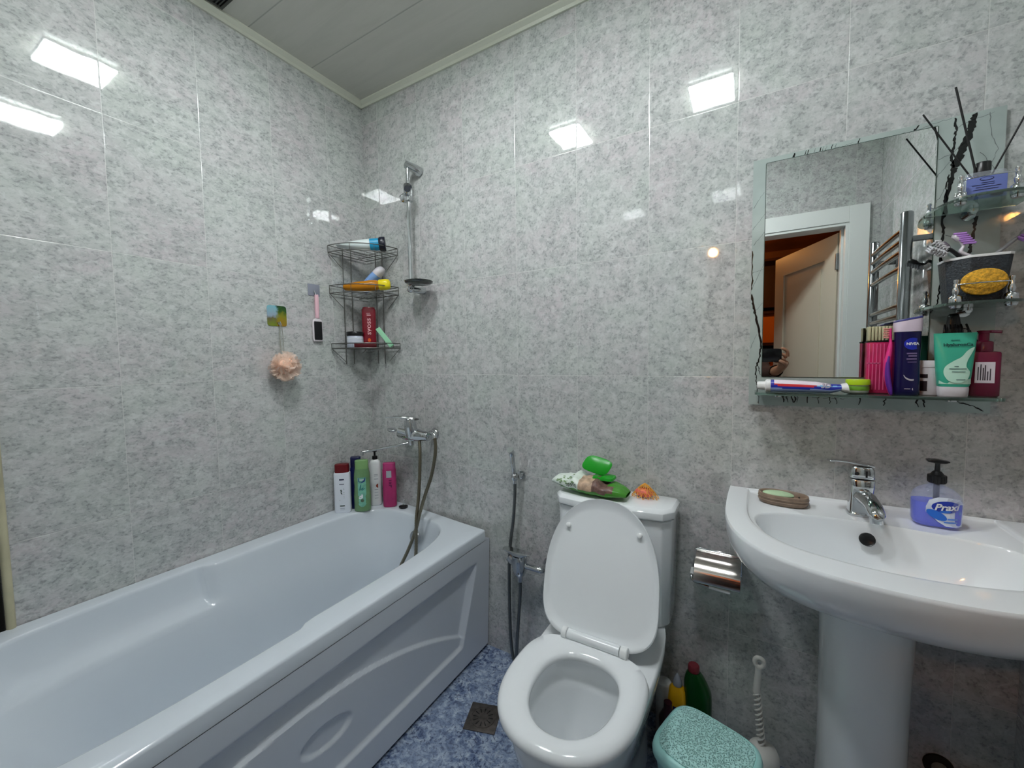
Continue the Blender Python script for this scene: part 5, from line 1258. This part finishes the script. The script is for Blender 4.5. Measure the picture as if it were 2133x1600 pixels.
def bn(hx,hy,z,n=4.2,dz=0,N=72): 
    r=[]
    for x,y,_ in sup(0,0,hx,hy,n,N): 
        r.append((1.578+x*math.cos(br_)-y*math.sin(br_),-.365+x*math.sin(br_)+y*math.cos(br_),z+dz*x))
    return r
part('bin_body',G().loft([bn(.080,.078,.0),bn(.083,.080,.004),bn(.096,.090,.22),bn(.102,.094,.255),bn(.104,.096,.262)]),MINTP,t)
g=G().loft([bn(.104,.0965,.2625),bn(.108,.100,.264),bn(.109,.101,.276),bn(.106,.098,.288),bn(.098,.091,.2935),bn(.0975,.0905,.2935),bn(.0965,.0895,.2922),bn(.0955,.0885,.2922)],True,True)
part('lid',g,MINTP,t)
part('woven_lid_panel',G().loft([bn(.0953,.0883,.2923),bn(.0945,.0875,.2948),bn(.082,.075,.2964),bn(.05,.045,.2985),bn(.0,.0,.2995)]),MINTW,t)
part('side_weave',G().loft([bn(.0845,.0815,.02),bn(.0972,.0912,.215)],False,False),MINTW,t)

# bottles behind the bin
t=thing('cleaner_bottle','dark green cleaner bottle with a dull red cap, on the floor behind the bin','bottle',(1.528,-.068,0))
c=(1.528,-.068,0)
def rg(a,b,z,dx=0,n=2.8): return [(c[0]+x+dx,c[1]+y,z) for x,y,_ in sup(0,0,a,b,n,40)]
part('bottle_body',G().loft([rg(.036,.026,.0),rg(.040,.030,.005),rg(.040,.030,.17),rg(.039,.029,.195,-.001),rg(.033,.025,.222,-.007),rg(.025,.021,.242,-.011),rg(.017,.017,.254,-.013)]),M('deep_green_plastic',(8,64,18),.28),t)
part('cap',G().loft([rg(.0165,.0165,.2545,-.013,2),rg(.017,.017,.256,-.013,2),rg(.0165,.0165,.272,-.013,2),rg(.014,.014,.275,-.013,2)]),M('dull_red_cap',(116,36,46),.35),t)
t=thing('spray_bottle','yellow bottle with a clear nozzle and navy label, between the toilet and the green bottle','bottle',(1.468,-.085,0))
c=(1.470,-.082,0)
part('bottle_body',G().loft([rg(.026,.020,.0),rg(.028,.022,.004),rg(.028,.022,.150),rg(.024,.019,.188,0),rg(.0125,.0125,.200,0,2)]),M('yellow_plastic',(206,156,16),.3),t)
f=fmap(c,.0285,.0225,RD(-6),.0008); g=G(); patch(g,f,-.020,.022,.085,.142); part('label',g,M('navy_label',(26,28,92),.4),t)
part('lettering',G().text('DAC',.017,lambda u,v,w=0:fmap(c,.0285,.0225,RD(-6),.0014)(u+.002,.118+v),bold=.0004),M('light_blue_ink',(150,170,226),.4),t,smooth=False)
part('nozzle_cap',G().lathe([(.0135,.2005),(.014,.202),(.012,.216),(.004,.235),(.002,.237)],c,24),M('clear_cap_plastic',(196,202,214),.12,trans=.5),t)
single('paper_roll',G().lathe([(.020,0),(.024,.004),(.024,.176),(.020,.18),(0,.18)],(1.425,-.060,0),24),M('pale_white_plastic',(206,208,206),.4),'pale white bottle standing on the floor right behind the toilet','bottle',(1.425,-.060,0)).name='refill_bottle'
single('dark_bottle',G().lathe([(.022,0),(.026,.004),(.026,.13),(.012,.16),(.012,.18),(0,.18)],(1.452,-.142,0),24),M('dark_maroon_plastic',(50,14,24),.35),'dark maroon bottle low between the toilet and the mint bin','bottle',(1.452,-.142,0))

# toilet brush
t=thing('toilet_brush','white toilet brush with a twisted openwork handle standing in its pot under the washbasin','toilet brush',(1.700,-.115,0))
WB=M('matt_white_plastic',(216,214,208),.4)
part('pot',G().lathe([(.046,0),(.050,.004),(.046,.075),(.040,.098)],(1.702,-.115,0),40),WB,t)
part('pot_lid',G().lathe([(.0405,.0985),(.0415,.102),(.0400,.118),(.034,.132),(.020,.140),(.012,.143)],(1.702,-.115,0),40),WB,t)
g=G()
for ph in (0,2*PI/3,4*PI/3):
    P=[]
    for i in range(91):
        q=i/90; a=ph+q*2*PI*3.5; z=.143+.150*q; P.append((1.698-.014*q+.0085*math.cos(a),-.115+.0085*math.sin(a),z))
    g.tube(P,.0026,6)
part('twisted_handle',g,WB,t)
part('grip',G().tube(cat([(1.684,-.115,.290),(1.684,-.115,.305),(1.686,-.115,.34),(1.687,-.115,.365)],4),[.010,.010,.010,.010,.009,.009,.009,.0085,.0085,.008,.008,.0085,.009],16),WB,t)
part('hanging_loop',G().tube([(1.6885+.011*math.cos(a),-.115,.380+.013*math.sin(a)) for a in [2*PI*k/28 for k in range(28)]],.0062,10,closed=True),WB,t)
# hidden corner pipe stub under the basin
t=thing('waste_pipe','round grey waste pipe end low on the wall in the dark under the washbasin','pipe',(2.087,-.03,.160))
part('pipe',G().cyl((2.087,-.0006,.178),(2.087,-.050,.178),.016,24),M('grey_pipe_plastic',(150,150,144),.5),t)
part('collar',G().lathe([(.030,0),(.030,.006),(.018,.010)],(2.087,-.0006,.178),28,mat=Matrix.Rotation(PI/2,3,'X')),M('dark_rubber',(26,24,22),.7),t)

# ------------------------------------------------------------------ towel radiator on the right wall
t=thing('towel_radiator','chrome ladder towel radiator on the right wall, visible in the mirror','radiator',(2.14,-.92,.85))
XT=2.135
ST=M('polished_steel',(150,154,156),.16,1)
part('upright_tube',G().tube([(XT,-.700,.80),(XT,-.700,1.755),(XT,-.700,1.76)],[.019,.019,.015],24),ST,t)
part('upright_tube',G().tube([(XT,-1.175,.80),(XT,-1.175,1.755),(XT,-1.175,1.76)],[.019,.019,.015],24),ST,t)
for z in (1.70,1.66,1.62,1.56,1.42,1.38,1.34,1.30,1.28,1.16,1.12,1.08,1.04,1.0,.92,.88):
    part('rung',G().tube([(XT-.004,-.700,z),(XT-.006,-.80,z),(XT-.007,-.9375,z),(XT-.006,-1.075,z),(XT-.004,-1.175,z)],.0105,12),ST,t)
for y in (-.700,-1.175):
    for z in (1.66,.90): part('bracket',G().cyl((XT+.015,y,z),(XR-.0006,y,z),.011,16).cyl((XR-.008,y,z),(XR-.0006,y,z),.024,24),ST,t)

# ------------------------------------------------------------------ photographer, seen in the mirror
def person():
    t=thing('person','person in a dark top in the doorway, holding a phone in the right hand','person',(1.40,-1.98,0))
    o0=Vector((1.40,-1.98,0))
    J={}
    V=[];E=[];R=[]
    def v(n,p,r,par=None):
        J[n]=len(V); V.append(Vector(p)-o0); R.append(r if isinstance(r,tuple) else (r,r))
        if par: E.append((J[par],J[n]))
    v('pelvis',(1.42,-1.98,.94),(.145,.10)); v('waist',(1.42,-1.975,1.08),(.125,.09),'pelvis'); v('chest',(1.43,-1.97,1.27),(.150,.105),'waist'); v('upper',(1.43,-1.97,1.38),(.115,.085),'chest')
    v('neck',(1.43,-1.955,1.46),.050,'upper'); v('neck2',(1.43,-1.945,1.515),.050,'neck')
    v('jaw',(1.432,-1.925,1.575),(.066,.072),'neck2'); v('skull',(1.432,-1.935,1.645),(.076,.090),'jaw'); v('crown',(1.432,-1.940,1.705),(.060,.070),'skull')
    for s,nm in ((1,'r'),(-1,'l')):
        x=1.42
        v('hip'+nm,(x+s*.085,-1.98,.88),.085,'pelvis'); v('thigh'+nm,(x+s*.095,-1.97,.68),.075,'hip'+nm); v('knee'+nm,(x+s*.10,-1.955,.49),.055,'thigh'+nm); v('calf'+nm,(x+s*.105,-1.985,.34),.052,'knee'+nm); v('ankle'+nm,(x+s*.11,-2.0,.09),.036,'calf'+nm)
        v('heel'+nm,(x+s*.11,-1.995,.04),.036,'ankle'+nm); v('toe'+nm,(x+s*.125,-1.86,.028),(.036,.024),'heel'+nm)
    v('shr',(1.585,-1.945,1.385),.060,'upper'); v('armr',(1.655,-1.86,1.26),.046,'shr'); v('elr',(1.715,-1.745,1.13),.038,'armr'); v('forer',(1.755,-1.62,1.13),.034,'elr'); v('wrr',(1.795,-1.49,1.165),(.024,.020),'forer')
    v('palm1',(1.803,-1.462,1.185),(.026,.018),'wrr'); v('palm2',(1.806,-1.445,1.212),(.034,.015),'palm1')
    v('shl',(1.275,-1.95,1.385),.060,'upper'); v('arml',(1.245,-1.93,1.22),.045,'shl'); v('ell',(1.235,-1.89,1.08),.037,'arml'); v('forel',(1.29,-1.78,1.05),.033,'ell'); v('wrl',(1.35,-1.70,1.07),(.024,.020),'forel'); v('pal',(1.375,-1.665,1.085),(.032,.016),'wrl')
    me=bpy.data.meshes.new('body'); me.from_pydata([tuple(a) for a in V],E,[]); 
    ob=bpy.data.objects.new('body',me); COL.objects.link(ob); ob.location=(0,0,0)
    sk=ob.modifiers.new('s','SKIN'); sk.use_smooth_shade=True
    for i,(a,b) in enumerate(R): me.skin_vertices[0].data[i].radius=(a,b)
    me.skin_vertices[0].data[0].use_root=True
    sb=ob.modifiers.new('d','SUBSURF'); sb.levels=2; sb.render_levels=2
    dg=bpy.context.evaluated_depsgraph_get(); m2=bpy.data.meshes.new_from_object(ob.evaluated_get(dg)); bpy.data.objects.remove(ob)
    m2.name='body'
    SK=M('skin',(176,128,100),.5,sub=.1); TOP=M('dark_brown_top',(64,42,34),.85,bump=.4,bscale=500); TR_=M('dark_trousers',(34,34,42),.85); SH=M('dark_shoes',(24,24,26),.5)
    m2.materials.clear()
    for m in (SK,): m2.materials.append(m)
    for p in m2.polygons: p.use_smooth=True; p.material_index=0
    body=bpy.data.objects.new('body',m2); COL.objects.link(body); body.parent=t
    # clothing follows the body
    def cloth(nm,test,off,mat):
        bm=bmesh.new(); bm.from_mesh(m2); bm.normal_update()
        kill=[f for f in bm.faces if not all(test(v_.co+o0) for v_ in f.verts)]
        bmesh.ops.delete(bm,geom=kill,context='FACES')
        for v_ in bm.verts: v_.co+=v_.normal*off
        me_=bpy.data.meshes.new(nm); bm.to_mesh(me_); bm.free(); me_.materials.clear(); me_.materials.append(mat)
        for p in me_.polygons: p.material_index=0
        oo=bpy.data.objects.new(nm,me_); COL.objects.link(oo); oo.parent=t
        sl=oo.modifiers.new('t','SOLIDIFY'); sl.thickness=.003
    def is_top(p):
        if p.z<.90 or p.z>1.475: return False
        if p.y>-1.56 and p.x>1.6: return False
        if p.x<1.42 and p.y>-1.74 and p.z<1.2: return False
        return True
    cloth('long_sleeve_top',is_top,.010,TOP)
    cloth('trousers',lambda p:p.z<.96 and p.z>.09 and not(p.y>-1.80),.008,TR_)
    cloth('shoes',lambda p:p.z<.115,.006,SH)
    # hair
    g=G().ell((1.432,-1.952,1.665),(.092,.106,.095),28,18)
    g.v=[(x,min(y,-1.905+ (0 if z<1.66 else (z-1.66)*.9)),z) for x,y,z in g.v]
    g.loft([sup(1.432,-1.985,.082,.060,2.4,28,1.66),sup(1.432,-1.99,.085,.055,2.4,28,1.56),sup(1.432,-1.995,.080,.045,2.4,28,1.44),sup(1.432,-2.0,.060,.03,2.4,28,1.38)])
    part('hair',g,M('brown_hair',(52,34,24),.6,bump=.6,bscale=200),t)
    fx=1.432
    part('nose',G().tube(cat([(fx,-1.868,1.655),(fx,-1.855,1.635),(fx,-1.843,1.615),(fx,-1.856,1.605)],4),[.007,.008,.009,.009,.010,.010,.011,.011,.012,.012,.012,.011,.008],12),SK,t)
    for s in (-1,1):
        part('eye',G().ell((fx+s*.030,-1.866,1.648),(.013,.010,.008),14,10),M('eye_white',(226,222,216),.2),t)
        part('iris',G().ell((fx+s*.030,-1.8575,1.648),(.005,.002,.005),12,8),M('dark_iris',(40,26,20),.2),t)
        part('ear',G().ell((fx+s*.080,-1.93,1.632),(.009,.018,.028),14,10),SK,t)
    part('mouth',G().ell((fx,-1.862,1.583),(.024,.006,.007),16,8),M('lips',(150,84,76),.4),t)
    # right hand : four fingers wrap behind the phone, thumb in front
    fing=[([(1.822,-1.444,1.232),(1.820,-1.436,1.256),(1.806,-1.4285,1.272),(1.786,-1.430,1.279)],.0085),
          ([(1.812,-1.440,1.226),(1.806,-1.430,1.238),(1.790,-1.4275,1.246),(1.768,-1.4285,1.250)],.0088),
          ([(1.806,-1.440,1.212),(1.798,-1.430,1.216),(1.780,-1.4275,1.222),(1.758,-1.4285,1.226)],.0086),
          ([(1.800,-1.444,1.196),(1.790,-1.432,1.196),(1.775,-1.4275,1.199),(1.757,-1.4285,1.204)],.0076)]
    for P_,r in fing: part('finger',G().tube(cat(P_,5),[r,r,r*1.02,r,r*.98,r,r*1.03,r*.98,r*.95,r*.93,r*.98,r*.95,r*.9,r*.85,r*.75,r*.45],14),SK,t)
    part('thumb',G().tube(cat([(1.812,-1.452,1.192),(1.812,-1.428,1.186),(1.800,-1.408,1.196),(1.780,-1.4055,1.210)],5),[.0125,.0125,.012,.0115,.011,.0108,.0108,.0105,.0103,.010,.0104,.0104,.010,.0095,.008,.005],14),SK,t)
    lf=[([(1.395,-1.650,1.100),(1.405,-1.640,1.075),(1.400,-1.645,1.05)],.0085),([(1.385,-1.650,1.092),(1.392,-1.640,1.064),(1.386,-1.648,1.04)],.0088),([(1.375,-1.655,1.085),(1.378,-1.645,1.058),(1.372,-1.652,1.036)],.0085),([(1.362,-1.660,1.080),(1.364,-1.652,1.056),(1.359,-1.658,1.04)],.0075),([(1.385,-1.675,1.105),(1.410,-1.665,1.100),(1.425,-1.655,1.092)],.010)]
    for i,(P_,r) in enumerate(lf): part('finger' if i<4 else 'thumb',G().tube(cat(P_,5),[r,r,r,r*.98,r*.96,r*.95,r*.93,r*.9,r*.85,r*.75,r*.45],14),SK,t)
    return t
person()
t=thing('phone','black phone held sideways in the doorway, its camera toward the mirror','phone',(1.712,-1.4195,1.20))
g=G().loft([[(x,y,z) for x,z,_ in sup(1.712,1.239,.080,.0385,8,48)] for y in (-1.4235,-1.4155)])
part('phone_body',g,M('phone_black',(14,14,16),.15),t,bevel=.001)
g=G()
for x,z in ((1.648,1.262),(1.648,1.240),(1.670,1.251)): g.lathe([(.009,0),(.009,.001),(.006,.0012),(0,.0012)],(x,-1.4153,z),20,mat=Matrix.Rotation(-PI/2,3,'X'))
part('camera_lenses',g,M('lens_glass',(24,28,40),.05),t,clean=False)

# ------------------------------------------------------------------ world, camera, view
w=bpy.data.worlds.new('world'); sc.world=w; w.use_nodes=True
w.node_tree.nodes['Background'].inputs[0].default_value=(.01,.01,.012,1); w.node_tree.nodes['Background'].inputs[1].default_value=1
cd=bpy.data.cameras.new('camera'); co=bpy.data.objects.new('camera',cd); COL.objects.link(co)
cd.sensor_width=36; cd.lens=851.36*36/2133; cd.clip_start=.004
yaw,pit,roll=.5368,-.0605,-.0141
cy_,sy__=math.cos(yaw),math.sin(yaw); cp,sp_=math.cos(pit),math.sin(pit)
fw=Vector((-sy__*cp,cy_*cp,sp_)); r0=Vector((cy_,sy__,0)); u0=r0.cross(fw)
Rv=r0*math.cos(roll)+u0*math.sin(roll); Uv=-r0*math.sin(roll)+u0*math.cos(roll)
mm=Matrix((Rv,Uv,-fw)).transposed().to_4x4(); mm.translation=Vector((1.6626,-1.405,1.2373)); co.matrix_world=mm
sc.camera=co
vs=sc.view_settings; vs.view_transform='Standard'; vs.look='None'; vs.gamma=1; vs.use_curve_mapping=False; vs.exposure=1.52
sc.cycles.max_bounces=14; sc.cycles.diffuse_bounces=6; sc.cycles.glossy_bounces=6; sc.cycles.transmission_bounces=10; sc.cycles.transparent_max_bounces=12
sc.cycles.sample_clamp_indirect=8; sc.cycles.caustics_refractive=False; sc.cycles.caustics_reflective=False
